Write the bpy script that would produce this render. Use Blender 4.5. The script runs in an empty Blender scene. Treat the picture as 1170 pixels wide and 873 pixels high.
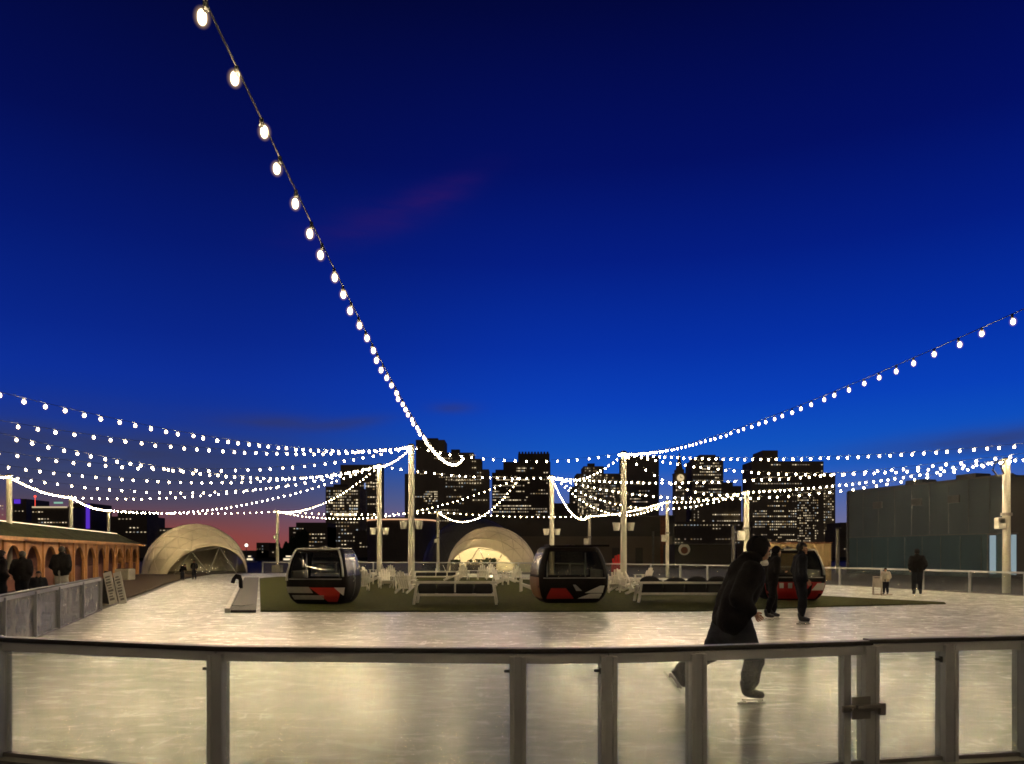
import bpy, bmesh, math, random
from mathutils import Vector, Matrix
random.seed(7)
S = bpy.context.scene
COL = S.collection
F, HY, HC = 860.0, 632.0, 1.6            # focal length, horizon row and eye height (metres) of the 1170 px photo
R = math.radians

def PX(px, d): return (px - 585.0) / F * d
def PZ(py, d): return HC + (HY - py) / F * d
def DG(py): return F * HC / (py - HY)    # distance of a ground point seen at row py

# ------------------------------------------------------------------ materials
MATS = {}
def mat(name, col, rough=0.6, metal=0.0, var=0.18, scale=3.0, bump=0.0, bscale=40.0, spec=0.5, coat=0.0, emit=None, estr=0.0, stretch=(1, 1, 1)):
    if name in MATS: return MATS[name]
    m = bpy.data.materials.new(name); m.use_nodes = True
    nt = m.node_tree; N = nt.nodes; L = nt.links
    b = N['Principled BSDF']
    tc = N.new('ShaderNodeTexCoord'); mp = N.new('ShaderNodeMapping'); mp.inputs['Scale'].default_value = stretch
    L.new(tc.outputs['Object'], mp.inputs['Vector'])
    n = N.new('ShaderNodeTexNoise'); n.inputs['Scale'].default_value = scale; n.inputs['Detail'].default_value = 6
    L.new(mp.outputs['Vector'], n.inputs['Vector'])
    r = N.new('ShaderNodeValToRGB')
    r.color_ramp.elements[0].position = 0.3; r.color_ramp.elements[1].position = 0.7
    r.color_ramp.elements[0].color = [c * (1 - var) for c in col] + [1]
    r.color_ramp.elements[1].color = [min(1, c * (1 + var)) for c in col] + [1]
    L.new(n.outputs['Fac'], r.inputs['Fac']); L.new(r.outputs['Color'], b.inputs['Base Color'])
    mr = N.new('ShaderNodeMapRange'); mr.inputs['To Min'].default_value = max(0.02, rough - 0.08); mr.inputs['To Max'].default_value = min(1, rough + 0.08)
    L.new(n.outputs['Fac'], mr.inputs['Value']); L.new(mr.outputs['Result'], b.inputs['Roughness'])
    b.inputs['Metallic'].default_value = metal
    b.inputs['Specular IOR Level'].default_value = spec
    b.inputs['Coat Weight'].default_value = coat
    if bump:
        n2 = N.new('ShaderNodeTexNoise'); n2.inputs['Scale'].default_value = bscale; n2.inputs['Detail'].default_value = 4
        L.new(mp.outputs['Vector'], n2.inputs['Vector'])
        bp = N.new('ShaderNodeBump'); bp.inputs['Strength'].default_value = bump; bp.inputs['Distance'].default_value = 0.02
        L.new(n2.outputs['Fac'], bp.inputs['Height']); L.new(bp.outputs['Normal'], b.inputs['Normal'])
    if emit:
        b.inputs['Emission Color'].default_value = list(emit) + [1]; b.inputs['Emission Strength'].default_value = estr
    MATS[name] = m
    return m

def glow(name, col, strength, sample=True):
    m = bpy.data.materials.new(name); m.use_nodes = True
    nt = m.node_tree; nt.nodes.clear()
    e = nt.nodes.new('ShaderNodeEmission'); o = nt.nodes.new('ShaderNodeOutputMaterial')
    e.inputs['Color'].default_value = list(col) + [1]; e.inputs['Strength'].default_value = strength
    nt.links.new(e.outputs[0], o.inputs['Surface'])
    m.cycles.emission_sampling = 'AUTO' if sample else 'NONE'
    return m

def glass(name, tint=(0.9, 0.92, 0.88), haze=0.10, hazecol=(0.6, 0.62, 0.55), rough=0.06):
    m = bpy.data.materials.new(name); m.use_nodes = True
    nt = m.node_tree; nt.nodes.clear(); N = nt.nodes; L = nt.links
    t = N.new('ShaderNodeBsdfTransparent'); t.inputs['Color'].default_value = list(tint) + [1]
    g = N.new('ShaderNodeBsdfGlossy'); g.inputs['Roughness'].default_value = rough
    d = N.new('ShaderNodeBsdfDiffuse'); d.inputs['Color'].default_value = list(hazecol) + [1]
    tr = N.new('ShaderNodeBsdfTranslucent'); tr.inputs['Color'].default_value = list(hazecol) + [1]
    dm = N.new('ShaderNodeMixShader'); dm.inputs[0].default_value = 0.5
    L.new(d.outputs[0], dm.inputs[1]); L.new(tr.outputs[0], dm.inputs[2])
    tc = N.new('ShaderNodeTexCoord'); n = N.new('ShaderNodeTexNoise'); n.inputs['Scale'].default_value = 2.5; n.inputs['Detail'].default_value = 5
    L.new(tc.outputs['Object'], n.inputs['Vector'])
    mr = N.new('ShaderNodeMapRange'); mr.inputs['From Min'].default_value = 0.3; mr.inputs['From Max'].default_value = 0.75
    mr.inputs['To Min'].default_value = haze * 0.5; mr.inputs['To Max'].default_value = haze * 1.6
    L.new(n.outputs['Fac'], mr.inputs['Value'])
    m1 = N.new('ShaderNodeMixShader'); L.new(mr.outputs['Result'], m1.inputs[0]); L.new(t.outputs[0], m1.inputs[1]); L.new(dm.outputs[0], m1.inputs[2])
    lw = N.new('ShaderNodeLayerWeight'); lw.inputs['Blend'].default_value = 0.5
    pw = N.new('ShaderNodeMath'); pw.operation = 'POWER'; pw.inputs[1].default_value = 5.0; L.new(lw.outputs['Facing'], pw.inputs[0])
    fr = N.new('ShaderNodeMath'); fr.operation = 'MULTIPLY_ADD'; fr.inputs[1].default_value = 0.75; fr.inputs[2].default_value = 0.035; L.new(pw.outputs[0], fr.inputs[0])
    m2 = N.new('ShaderNodeMixShader'); L.new(fr.outputs[0], m2.inputs[0]); L.new(m1.outputs[0], m2.inputs[1]); L.new(g.outputs[0], m2.inputs[2])
    o = N.new('ShaderNodeOutputMaterial'); L.new(m2.outputs[0], o.inputs['Surface'])
    return m

def bulb_mat(name, col, e0, p, halo):
    # lit bulb with its glare painted in: hot core, amber halo fading to transparent edge
    m = bpy.data.materials.new(name); m.use_nodes = True
    nt = m.node_tree; nt.nodes.clear(); N = nt.nodes; L = nt.links
    lw = N.new('ShaderNodeLayerWeight'); lw.inputs['Blend'].default_value = .5
    a = N.new('ShaderNodeMath'); a.operation = 'SUBTRACT'; a.inputs[0].default_value = 1; L.new(lw.outputs['Facing'], a.inputs[1])
    q = N.new('ShaderNodeMath'); q.operation = 'POWER'; L.new(a.outputs[0], q.inputs[0]); q.inputs[1].default_value = p
    k = N.new('ShaderNodeMath'); k.operation = 'MULTIPLY'; L.new(q.outputs[0], k.inputs[0]); k.inputs[1].default_value = e0
    e = N.new('ShaderNodeEmission'); e.inputs['Color'].default_value = list(col) + [1]; L.new(k.outputs[0], e.inputs['Strength'])
    q2 = N.new('ShaderNodeMath'); q2.operation = 'POWER'; L.new(a.outputs[0], q2.inputs[0]); q2.inputs[1].default_value = 3.5
    k2 = N.new('ShaderNodeMath'); k2.operation = 'MULTIPLY'; L.new(q2.outputs[0], k2.inputs[0]); k2.inputs[1].default_value = halo
    e2 = N.new('ShaderNodeEmission'); e2.inputs['Color'].default_value = (1, .62, .25, 1); L.new(k2.outputs[0], e2.inputs['Strength'])
    ah = N.new('ShaderNodeAddShader'); L.new(e.outputs[0], ah.inputs[0]); L.new(e2.outputs[0], ah.inputs[1]); e = ah
    t = N.new('ShaderNodeBsdfTransparent'); ad = N.new('ShaderNodeAddShader'); L.new(t.outputs[0], ad.inputs[0]); L.new(e.outputs[0], ad.inputs[1])
    o = N.new('ShaderNodeOutputMaterial'); L.new(ad.outputs[0], o.inputs['Surface']); m.cycles.emission_sampling = 'FRONT'
    return m

def ice_mat():
    m = bpy.data.materials.new('rink_ice'); m.use_nodes = True
    nt = m.node_tree; N = nt.nodes; L = nt.links; b = N['Principled BSDF']
    tc = N.new('ShaderNodeTexCoord')
    def noise(scale, detail=6, stretch=(1, 1, 1), rot=0.0, dist=0.0):
        mp = N.new('ShaderNodeMapping'); mp.inputs['Scale'].default_value = stretch; mp.inputs['Rotation'].default_value = (0, 0, rot)
        L.new(tc.outputs['Object'], mp.inputs['Vector'])
        n = N.new('ShaderNodeTexNoise'); n.inputs['Scale'].default_value = scale; n.inputs['Detail'].default_value = detail; n.inputs['Distortion'].default_value = dist
        L.new(mp.outputs['Vector'], n.inputs['Vector']); return n.outputs['Fac']
    def mrange(v, a, bb, c, d):
        r = N.new('ShaderNodeMapRange'); r.inputs['From Min'].default_value = a; r.inputs['From Max'].default_value = bb
        r.inputs['To Min'].default_value = c; r.inputs['To Max'].default_value = d
        L.new(v, r.inputs['Value']); return r.outputs['Result']
    def math_(op, a, bb):
        n = N.new('ShaderNodeMath'); n.operation = op
        for i, v in enumerate((a, bb)):
            if isinstance(v, (int, float)): n.inputs[i].default_value = v
            else: L.new(v, n.inputs[i])
        return n.outputs[0]
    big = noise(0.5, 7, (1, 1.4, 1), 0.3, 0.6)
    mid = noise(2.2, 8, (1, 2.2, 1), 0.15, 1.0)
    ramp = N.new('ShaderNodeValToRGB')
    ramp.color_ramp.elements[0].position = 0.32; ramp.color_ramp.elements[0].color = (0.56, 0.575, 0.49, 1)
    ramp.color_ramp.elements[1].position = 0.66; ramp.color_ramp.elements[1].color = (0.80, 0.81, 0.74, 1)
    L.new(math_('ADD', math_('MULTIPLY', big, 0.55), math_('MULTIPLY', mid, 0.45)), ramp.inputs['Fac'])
    # skate scratches: thin bright bands where stretched, distorted noise crosses its mean
    def scratch(scale, st, rot, dist, w):
        v = noise(scale, 2, st, rot, dist)
        a = N.new('ShaderNodeMath'); a.operation = 'ABSOLUTE'; L.new(math_('SUBTRACT', v, 0.5), a.inputs[0])
        return mrange(a.outputs[0], 0.0, w, 1.0, 0.0)
    sc = math_('MAXIMUM', scratch(1.1, (0.35, 2.2, 1), 0.25, 0.4, 0.011), scratch(0.9, (0.4, 2.0, 1), -0.3, 0.6, 0.009))
    sc = math_('MAXIMUM', sc, scratch(1.6, (1.5, 0.4, 1), 0.5, 0.5, 0.010))
    sc = math_('MULTIPLY', sc, mrange(mid, 0.42, 0.62, 0.0, 1.0))
    mx = N.new('ShaderNodeMixRGB'); mx.inputs['Color2'].default_value = (0.88, 0.89, 0.86, 1)
    L.new(math_('MULTIPLY', sc, 0.33), mx.inputs['Fac']); L.new(ramp.outputs['Color'], mx.inputs['Color1'])
    L.new(mx.outputs['Color'], b.inputs['Base Color'])
    L.new(math_('ADD', mrange(mid, 0.3, 0.7, 0.15, 0.29), math_('MULTIPLY', sc, 0.2)), b.inputs['Roughness'])
    b.inputs['IOR'].default_value = 1.31; b.inputs['Specular IOR Level'].default_value = 0.18
    h = math_('ADD', math_('MULTIPLY', noise(1.3, 5, (1, 1.6, 1), 0.2, 0.8), 0.6), math_('MULTIPLY', noise(7, 5, (1, 1.2, 1), 0.1, 0.5), 0.06))
    h = math_('SUBTRACT', h, math_('MULTIPLY', sc, 0.015))
    bp = N.new('ShaderNodeBump'); bp.inputs['Strength'].default_value = 0.16; bp.inputs['Distance'].default_value = 0.04
    L.new(h, bp.inputs['Height']); L.new(bp.outputs['Normal'], b.inputs['Normal'])
    return m

# ------------------------------------------------------------------ mesh builder
class MB:
    def __init__(s): s.bm = bmesh.new(); s.mi = 0
    def _fin(s, f0):
        s.bm.faces.ensure_lookup_table()
        for f in s.bm.faces[f0:]: f.material_index = s.mi
    def box(s, c, size, rot=None, bevel=0.0):
        f0 = len(s.bm.faces)
        M = Matrix.Translation(c) @ (rot if rot is not None else Matrix()) @ Matrix.Diagonal((size[0], size[1], size[2], 1))
        g = bmesh.ops.create_cube(s.bm, size=1, matrix=M)
        if bevel:
            es = list({e for v in g['verts'] for e in v.link_edges})
            bmesh.ops.bevel(s.bm, geom=es, offset=bevel, segments=2, affect='EDGES', profile=0.6)
        s._fin(f0); return s
    def bar(s, a, b, w, h, bevel=0.0, up=Vector((0, 0, 1))):
        a = Vector(a); b = Vector(b); d = b - a; l = d.length; d.normalize()
        x = d; y = up.cross(x)
        if y.length < 1e-4: y = Vector((0, 1, 0)).cross(x)
        y.normalize(); z = x.cross(y)
        M = Matrix((x, y, z)).transposed().to_4x4()
        return s.box((a + b) / 2, (l, w, h), M, bevel)
    def cyl(s, a, b, r1, r2=None, n=12):
        f0 = len(s.bm.faces)
        a = Vector(a); b = Vector(b); d = b - a
        q = d.to_track_quat('Z', 'Y').to_matrix().to_4x4()
        bmesh.ops.create_cone(s.bm, cap_ends=True, segments=n, radius1=r1, radius2=r1 if r2 is None else r2, depth=d.length,
                              matrix=Matrix.Translation((a + b) / 2) @ q)
        s._fin(f0); return s
    def sph(s, c, r, n=12):
        f0 = len(s.bm.faces)
        rr = r if isinstance(r, (tuple, list)) else (r, r, r)
        bmesh.ops.create_uvsphere(s.bm, u_segments=n, v_segments=max(6, n * 2 // 3), radius=1, matrix=Matrix.Translation(c) @ Matrix.Diagonal((*rr, 1)))
        s._fin(f0); return s
    def tube(s, pts, r, n=6):
        f0 = len(s.bm.faces)
        pts = [Vector(p) for p in pts]; rings = []
        for i, p in enumerate(pts):
            d = (pts[min(i + 1, len(pts) - 1)] - pts[max(i - 1, 0)]).normalized()
            x = d.cross(Vector((0, 0, 1)))
            if x.length < 1e-3: x = d.cross(Vector((0, 1, 0)))
            x.normalize(); y = d.cross(x)
            rings.append([s.bm.verts.new(p + x * r * math.cos(2 * math.pi * k / n) + y * r * math.sin(2 * math.pi * k / n)) for k in range(n)])
        for a, b in zip(rings, rings[1:]):
            for k in range(n): s.bm.faces.new((a[k], a[(k + 1) % n], b[(k + 1) % n], b[k]))
        s.bm.faces.new(rings[0][::-1]); s.bm.faces.new(rings[-1])
        s._fin(f0); return s
    def prism(s, pts, z0, z1):
        f0 = len(s.bm.faces)
        a = [s.bm.verts.new((p[0], p[1], z0)) for p in pts]; b = [s.bm.verts.new((p[0], p[1], z1)) for p in pts]
        n = len(pts)
        s.bm.faces.new(a[::-1]); s.bm.faces.new(b)
        for i in range(n): s.bm.faces.new((a[i], a[(i + 1) % n], b[(i + 1) % n], b[i]))
        s._fin(f0); return s
    def quads(s, grid):
        f0 = len(s.bm.faces)
        V = [[s.bm.verts.new(p) for p in row] for row in grid]
        for i in range(len(V) - 1):
            for j in range(len(V[0]) - 1): s.bm.faces.new((V[i][j], V[i][j + 1], V[i + 1][j + 1], V[i + 1][j]))
        s._fin(f0); return s
    def mesh(s, name, mats, smooth=False):
        bmesh.ops.recalc_face_normals(s.bm, faces=s.bm.faces)
        me = bpy.data.meshes.new(name); s.bm.to_mesh(me); s.bm.free()
        for m in (mats if isinstance(mats, (list, tuple)) else [mats]): me.materials.append(m)
        if smooth: me.shade_smooth()
        return me
    def build(s, name, mats, parent=None, smooth=False, loc=(0, 0, 0)):
        return link(name, s.mesh(name, mats, smooth), parent, loc)

def link(name, me, parent=None, loc=(0, 0, 0)):
    o = bpy.data.objects.new(name, me); COL.objects.link(o); o.location = loc
    if parent: o.parent = parent
    return o
def tag(o, label, cat, group=None, kind=None):
    if label: o['label'] = label
    if cat: o['category'] = cat
    if group: o['group'] = group
    if kind: o['kind'] = kind
    return o
def thing(name, label, cat, loc=(0, 0, 0), rz=0.0, group=None):
    o = bpy.data.objects.new(name, None); COL.objects.link(o); o.location = loc; o.rotation_euler = (0, 0, rz)
    o.empty_display_size = 0.2
    return tag(o, label, cat, group)
def struct(name, me):
    o = link(name, me); o['kind'] = 'structure'; return o
def copy_tree(o, parent=None):
    c = o.copy(); COL.objects.link(c)
    if parent: c.parent = parent
    for ch in list(o.children): copy_tree(ch, c)
    return c
def relabel(o, label, group=None):
    o['label'] = label
    if group: o['group'] = group
    return o

M = dict(
    ice=ice_mat(),
    deck=mat('deck_concrete', (0.10, 0.095, 0.09), 0.85, bump=0.2, scale=1.2),
    mulch=mat('rubber_walkway', (0.075, 0.055, 0.040), 0.95, spec=0.05, bump=0.4, scale=5, bscale=120),
    turf=mat('artificial_turf', (0.060, 0.064, 0.016), 0.95, spec=0.05, var=0.3, bump=0.8, scale=8, bscale=300),
    mats_=mat('rubber_mat', (0.085, 0.08, 0.078), 0.75, bump=0.3, bscale=90),
    kerb=mat('kerb_white', (0.55, 0.54, 0.5), 0.7),
    water=mat('harbour_water', (0.01, 0.014, 0.02), 0.6, spec=0.04, bump=0.3, bscale=0.6, scale=0.05),
    shore=mat('shore_ground', (0.035, 0.035, 0.035), 0.9, scale=0.02),
    alu=mat('brushed_aluminium', (0.42, 0.43, 0.45), 0.45, metal=0.35, var=0.04, scale=3, stretch=(1, 1, 0.3), bump=0.02, bscale=60),
    alu_dark=mat('dark_aluminium', (0.20, 0.19, 0.18), 0.45, metal=0.5, var=0.15),
    black_cap=mat('black_handrail', (0.012, 0.011, 0.010), 0.45),
    glass=glass('barrier_glass', haze=0.15),
    glass_far=glass('far_barrier_glass', tint=(0.86, 0.88, 0.87), haze=0.07, hazecol=(0.45, 0.47, 0.46)),
    glass_left=glass('haze_reflection_glass', tint=(0.80, 0.82, 0.80), haze=0.42, hazecol=(0.62, 0.60, 0.52)),  # extra pale haze stands in for ice reflections, besides the milky glass
    pole=mat('painted_pole', (0.46, 0.45, 0.40), 0.6, var=0.05, stretch=(1, 1, 0.15), bump=0.05),
    bucket=mat('pale_bucket', (0.55, 0.54, 0.50), 0.6),
    cable=mat('black_cable', (0.015, 0.015, 0.015), 0.6),
    bulb=bulb_mat('lit_bulb', (1.0, 0.755, 0.415), 940.0, 40.0, .30), bulb_far=bulb_mat('lit_bulb_dim', (1.0, 0.72, 0.36), 230.0, 40.0, .2), bulb_soft=bulb_mat('lit_bulb_low', (1.0, 0.77, 0.44), 270.0, 40.0, .24),
    rope=glow('rope_light', (1.0, 0.76, 0.45), 2.2),
    chair=mat('white_chair_paint', (0.80, 0.78, 0.70), 0.55, var=0.08),
    sofa=mat('white_sofa_frame', (0.62, 0.60, 0.55), 0.5, var=0.08),
    cushion=mat('black_cushion', (0.016, 0.015, 0.016), 0.85, bump=0.3, bscale=60),
    gblack=mat('gondola_black', (0.012, 0.010, 0.009), 0.55, var=0.2, spec=0.06),
    gwin=mat('gondola_glass', (0.016, 0.014, 0.010), 0.22, var=0.3, spec=0.25),
    gclear=glass('gondola_clear_glass', tint=(0.40, 0.40, 0.36), haze=0.02, rough=0.05),
    gwhite=mat('gondola_white', (0.68, 0.66, 0.62), 0.4, var=0.06),
    gred=mat('gondola_red', (0.42, 0.02, 0.02), 0.4, var=0.12),
    ggrey=mat('gondola_grey', (0.28, 0.27, 0.25), 0.4),
    gbrown=mat('gondola_brown', (0.16, 0.07, 0.035), 0.4),
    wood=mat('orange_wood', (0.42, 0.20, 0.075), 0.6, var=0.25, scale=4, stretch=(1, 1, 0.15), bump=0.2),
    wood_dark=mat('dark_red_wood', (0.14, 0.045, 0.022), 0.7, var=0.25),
    roofgreen=mat('mossy_roof', (0.035, 0.038, 0.018), 0.95, spec=0.05, var=0.35, bump=0.6, bscale=25),
    dome=mat('dome_fabric', (0.64, 0.57, 0.42), 0.55, var=0.06, scale=1.0),
    dome_seam=mat('dome_seam', (0.52, 0.46, 0.34), 0.6, var=0.05),
    dome_dark=mat('dark_dome_fabric', (0.045, 0.045, 0.048), 0.6, var=0.1),
    dome_win=glass('dome_window', tint=(0.84, 0.85, 0.82), haze=0.03),
    strut=mat('dome_strut', (0.35, 0.34, 0.31), 0.5),
    wallgrey=mat('grey_cladding', (0.066, 0.086, 0.100), 0.7, var=0.22, scale=0.35, stretch=(1, 1, 0.25), bump=0.05),
    wallteal=mat('teal_cladding', (0.040, 0.074, 0.094), 0.7, var=0.2, scale=0.35, stretch=(1, 1, 0.25)),
    trim=mat('grey_trim', (0.10, 0.10, 0.10), 0.6),
    darkwall=mat('dark_pavilion_wall', (0.045, 0.042, 0.04), 0.8, var=0.12, scale=0.4),
    brownwall=mat('brown_pavilion_wall', (0.11, 0.09, 0.07), 0.8, var=0.12, scale=0.5),
    tan=mat('tan_container', (0.30, 0.215, 0.11), 0.7, var=0.1),
    concrete=mat('concrete_block', (0.34, 0.32, 0.27), 0.85, bump=0.3),
    facade=mat('tower_facade', (0.34, 0.29, 0.21), 0.9, spec=0.0, var=0.25, scale=0.06, stretch=(1, 1, 0.4)),
    facade2=mat('tower_facade_dark', (0.20, 0.17, 0.13), 0.9, spec=0.0, var=0.25, scale=0.08, stretch=(0.4, 1, 1)),
    facade3=mat('tower_facade_stone', (0.42, 0.35, 0.24), 0.9, spec=0.0, var=0.2, scale=0.1),
    sign=mat('sign_board', (0.55, 0.54, 0.52), 0.6, var=0.06),
    sign_ink=mat('sign_print', (0.16, 0.15, 0.15), 0.7),
    black=mat('black_board', (0.02, 0.018, 0.016), 0.7),
    leaf=mat('dark_leaves', (0.03, 0.045, 0.018), 0.8, var=0.4),
    cloth=mat('black_cloth', (0.012, 0.011, 0.012), 0.9, spec=0.08, var=0.3, bump=0.3, bscale=30),
    cloth2=mat('dark_navy_cloth', (0.016, 0.017, 0.022), 0.9, spec=0.08, var=0.3, bump=0.3, bscale=30),
    cloth3=mat('charcoal_trousers', (0.030, 0.031, 0.036), 0.9, spec=0.08, var=0.3, bump=0.3, bscale=30),
    cloth_l=mat('pale_jacket', (0.42, 0.38, 0.32), 0.9, var=0.2),
    cloth_g=mat('grey_trousers', (0.34, 0.33, 0.31), 0.9, var=0.2),
    hair=mat('dark_hair', (0.015, 0.011, 0.008), 0.7, var=0.4, bump=0.5, bscale=200),
    skin=mat('skin', (0.38, 0.20, 0.13), 0.55, var=0.08, scale=8),
    lips=mat('lips', (0.30, 0.10, 0.08), 0.5),
    eye=mat('eye_dark', (0.02, 0.015, 0.012), 0.2),
    boot=mat('black_boot', (0.016, 0.015, 0.015), 0.45),
    blade=mat('steel_blade', (0.65, 0.65, 0.62), 0.25, metal=0.9),
    holder=mat('white_blade_holder', (0.65, 0.64, 0.6), 0.45),
    white=mat('white_cloth', (0.7, 0.7, 0.68), 0.8),
    red=mat('red_paint', (0.40, 0.015, 0.015), 0.55),
    hull=mat('boat_hull', (0.5, 0.5, 0.5), 0.5),
)
WIN = [glow('window_bright', (1.0, 0.82, 0.54), 1.15, False), glow('window_mid', (1.0, 0.80, 0.50), 0.62, False), glow('window_dim', (1.0, 0.82, 0.6), 0.28, False), glow('window_cool', (0.8, 0.92, 1.0), 0.5, False), glow('window_amber', (1.0, 0.66, 0.3), 0.4, False)]
NEON = dict(purple=glow('purple_neon', (0.16, 0.05, 0.9), 0.6, False), green=glow('green_sign_light', (0.5, 1.0, 0.75), 0.5, False),
            red=glow('red_beacon', (1.0, 0.08, 0.05), 2.0, False), warm=glow('warm_strip', (1.0, 0.55, 0.3), 0.9, False),
            blue=glow('blue_strip', (0.35, 0.5, 1.0), 0.7, False), clock=glow('clock_face_light', (1.0, 0.76, 0.42), 0.75, False),
            cyan=glow('lit_doorway', (0.7, 0.92, 1.0), 0.34, False), white=glow('white_lamp', (1.0, 0.93, 0.8), 2.5, False))

# ------------------------------------------------------------------ the setting
BN = [(-4.06, 5.97), (-2.10, 5.38), (0.043, 5.26), (0.67, 5.28), (1.32, 5.40), (2.71, 5.73), (3.38, 5.85), (4.06, 5.97)]   # near barrier, post by post
NEAR = [(-7.3, 10.0), (-6.0, 7.7)] + BN + [(5.9, 6.5), (7.7, 7.5)]
LEFTW = [(-7.6, 10.6), (-8.2, 12.1), (-9.6, 15.9), (-11.5, 21.0)]
RIGHTW = [(7.9, 7.6), (12.5, 10.2), (16.5, 14.5), (19.0, 20.5), (19.4, 25.0), (19.1, 28.0), (17.2, 35.0), (14.2, 41.5), (10.6, 47.4), (6.0, 52.5), (0.5, 57.0), (-8.0, 59.5), (-14.0, 60.0), (-19.8, 59.8)]
ICE = NEAR + RIGHTW + [(-22.5, 57.0), (-21.0, 49.5), (-19.0, 43.0), (-14.0, 28.7)] + LEFTW[::-1]
struct('water', MB().prism([(-2500, -300), (2500, -300), (2500, 2800), (-2500, 2800)], -4.6, -4.0).mesh('water', M['water']))
struct('pier_deck', MB().prism([(-160, -30), (160, -30), (160, 135), (-160, 135)], -3.9, -0.05).mesh('pier_deck', M['deck']))
struct('shore_ground', MB().prism([(-1500, 560), (1500, 560), (1500, 1500), (-1500, 1500)], -5.5, -1.5).mesh('shore_ground', M['shore']))
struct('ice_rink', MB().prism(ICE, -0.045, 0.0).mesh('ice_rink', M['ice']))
struct('walkway', MB().prism([(-11.9, 20.6), (-14.3, 28.4), (-19.3, 42.8), (-21.3, 49.4), (-23.0, 57.2), (-28.0, 57.0), (-27.2, 52), (-20.4, 29), (-17.5, 19)], -0.045, 0.004).mesh('walkway', M['mulch']))
TURF = [(-6.85, 20.5), (0.36, 20.42), (5.0, 20.6), (7.2, 21.4), (9.6, 22.4), (13.6, 23.6), (13.9, 24.2), (11.3, 28.1), (9.8, 38.5), (6.1, 45.5), (-4.9, 50.0), (-15.6, 50.4), (-15.9, 47.4)]
struct('turf_island', MB().prism(TURF, 0.003, 0.03).mesh('turf_island', M['turf']))
o = struct('rubber_mat_strip', MB().prism([(-7.55, 20.2), (-6.87, 20.2), (-15.95, 47.4), (-16.9, 47.4)], 0.003, 0.07).box((-8.0, 22.2, 0.075), (0.5, 0.7, 0.012)).mesh('rubber_mat_strip', M['mats_']))
struct('kerb', MB().bar((-7.64, 20.2, 0.06), (-17.0, 47.6, 0.06), 0.14, 0.12, 0.02).mesh('kerb', M['kerb']))

# ------------------------------------------------------------------ glass barriers
def barrier(name, label, pts, h, posts, gl, rail_w=0.06, post_w=0.08, group=None, cap=True, kick=0.03):
    root = thing(name, label, 'barrier', (pts[0][0], pts[0][1], 0), group=group)
    o = Vector((pts[0][0], pts[0][1], 0))
    P = [Vector((x, y, 0)) - o for x, y in pts]
    # resample into posts along the line
    segs = []
    if posts == 'nodes': nodes = P
    else:
        nodes = [P[0]]
        for a, b in zip(P, P[1:]):
            n = max(1, round((b - a).length / posts))
            nodes += [a.lerp(b, k / n) for k in range(1, n + 1)]
    rail = MB(); capm = MB(); bot = MB()
    for a, b in zip(nodes, nodes[1:]):
        u = (b - a).normalized()
        rail.bar(a + Vector((0, 0, h - 0.075)) , b + Vector((0, 0, h - 0.075)), rail_w, 0.07, 0.004)
        if cap: capm.bar(a - u * 0.015 + Vector((0, 0, h - 0.02)), b + u * 0.015 + Vector((0, 0, h - 0.02)), rail_w + 0.03, 0.035, 0.008)
        bot.bar(a + Vector((0, 0, kick / 2)), b + Vector((0, 0, kick / 2)), rail_w - 0.01, kick, 0.004)
    rail.build('top_rail', M['alu'], root); bot.build('bottom_rail', M['alu_dark'], root)
    if cap: capm.build('handrail', M['black_cap'], root)
    pm = None
    for i, a in enumerate(nodes):
        u = ((nodes[min(i + 1, len(nodes) - 1)] - nodes[max(0, i - 1)])).normalized(); ang = math.atan2(u.y, u.x)
        if pm is None:
            mb = MB()
            mb.box((0, 0, (h - 0.045) / 2 - 0.01), (post_w * 0.5, rail_w + 0.035, h - 0.045))
            for sx in (-1, 1): mb.box((sx * post_w * 0.36, 0, (h - 0.045) / 2 - 0.01), (post_w * 0.28, rail_w + 0.055, h - 0.05), bevel=0.004)
            pm = mb.mesh('post', M['alu'])
        p = link('post', pm, root, a); p.rotation_euler = (0, 0, ang)
    for a, b in zip(nodes, nodes[1:]):
        u = (b - a).normalized(); a2 = a + u * post_w * 0.45; b2 = b - u * post_w * 0.45
        MB().bar(a2 + Vector((0, 0, (kick + h - 0.11) / 2)), b2 + Vector((0, 0, (kick + h - 0.11) / 2)), 0.012, h - 0.11 - kick).build('glass_panel', gl, root)
    return root, nodes
HB = 0.94
nb, nn = barrier('rink_barrier', 'near glass rink barrier with black handrail and wide grey metal posts across the front', BN[:6], HB, 'nodes', M['glass'], post_w=0.115)
nr, nn2 = barrier('rink_barrier', 'glass barrier section right of the latch gate, its handrail a touch higher', BN[5:] + NEAR[10:], HB + 0.012, 'nodes', M['glass'], post_w=0.115)
nl, _ = barrier('rink_barrier', 'glass barrier corner section left of the near front panels', NEAR[:3], HB, 'nodes', M['glass'], post_w=0.115)
# gate latch and slim gate stile on the near barrier
o0 = Vector((BN[0][0], BN[0][1], 0))
g1 = Vector((2.71, 5.73, 0)); u = (Vector((1.32, 5.40, 0)) - g1).normalized()
st = g1 + u * 0.205
MB().box((0, 0, HB / 2 - 0.05), (0.062, 0.07, HB - 0.1), bevel=0.005).build('gate_stile', M['alu'], nb, loc=st - o0).rotation_euler = (0, 0, math.atan2(-u.y, -u.x))
lt = MB(); fr = Vector((-u.y, u.x, 0)); fr = fr if fr.y < 0 else -fr
c0 = g1 + u * 0.10
ang = math.atan2(-u.y, -u.x); RM = Matrix.Rotation(ang, 4, 'Z')
lt.box((0, 0, 0), (0.36, 0.02, 0.05), bevel=0.004).box((-0.01, 0.012, 0), (0.16, 0.012, 0.17), bevel=0.004).box((0.15, -0.015, -0.01), (0.05, 0.03, 0.09), bevel=0.006)
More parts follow.
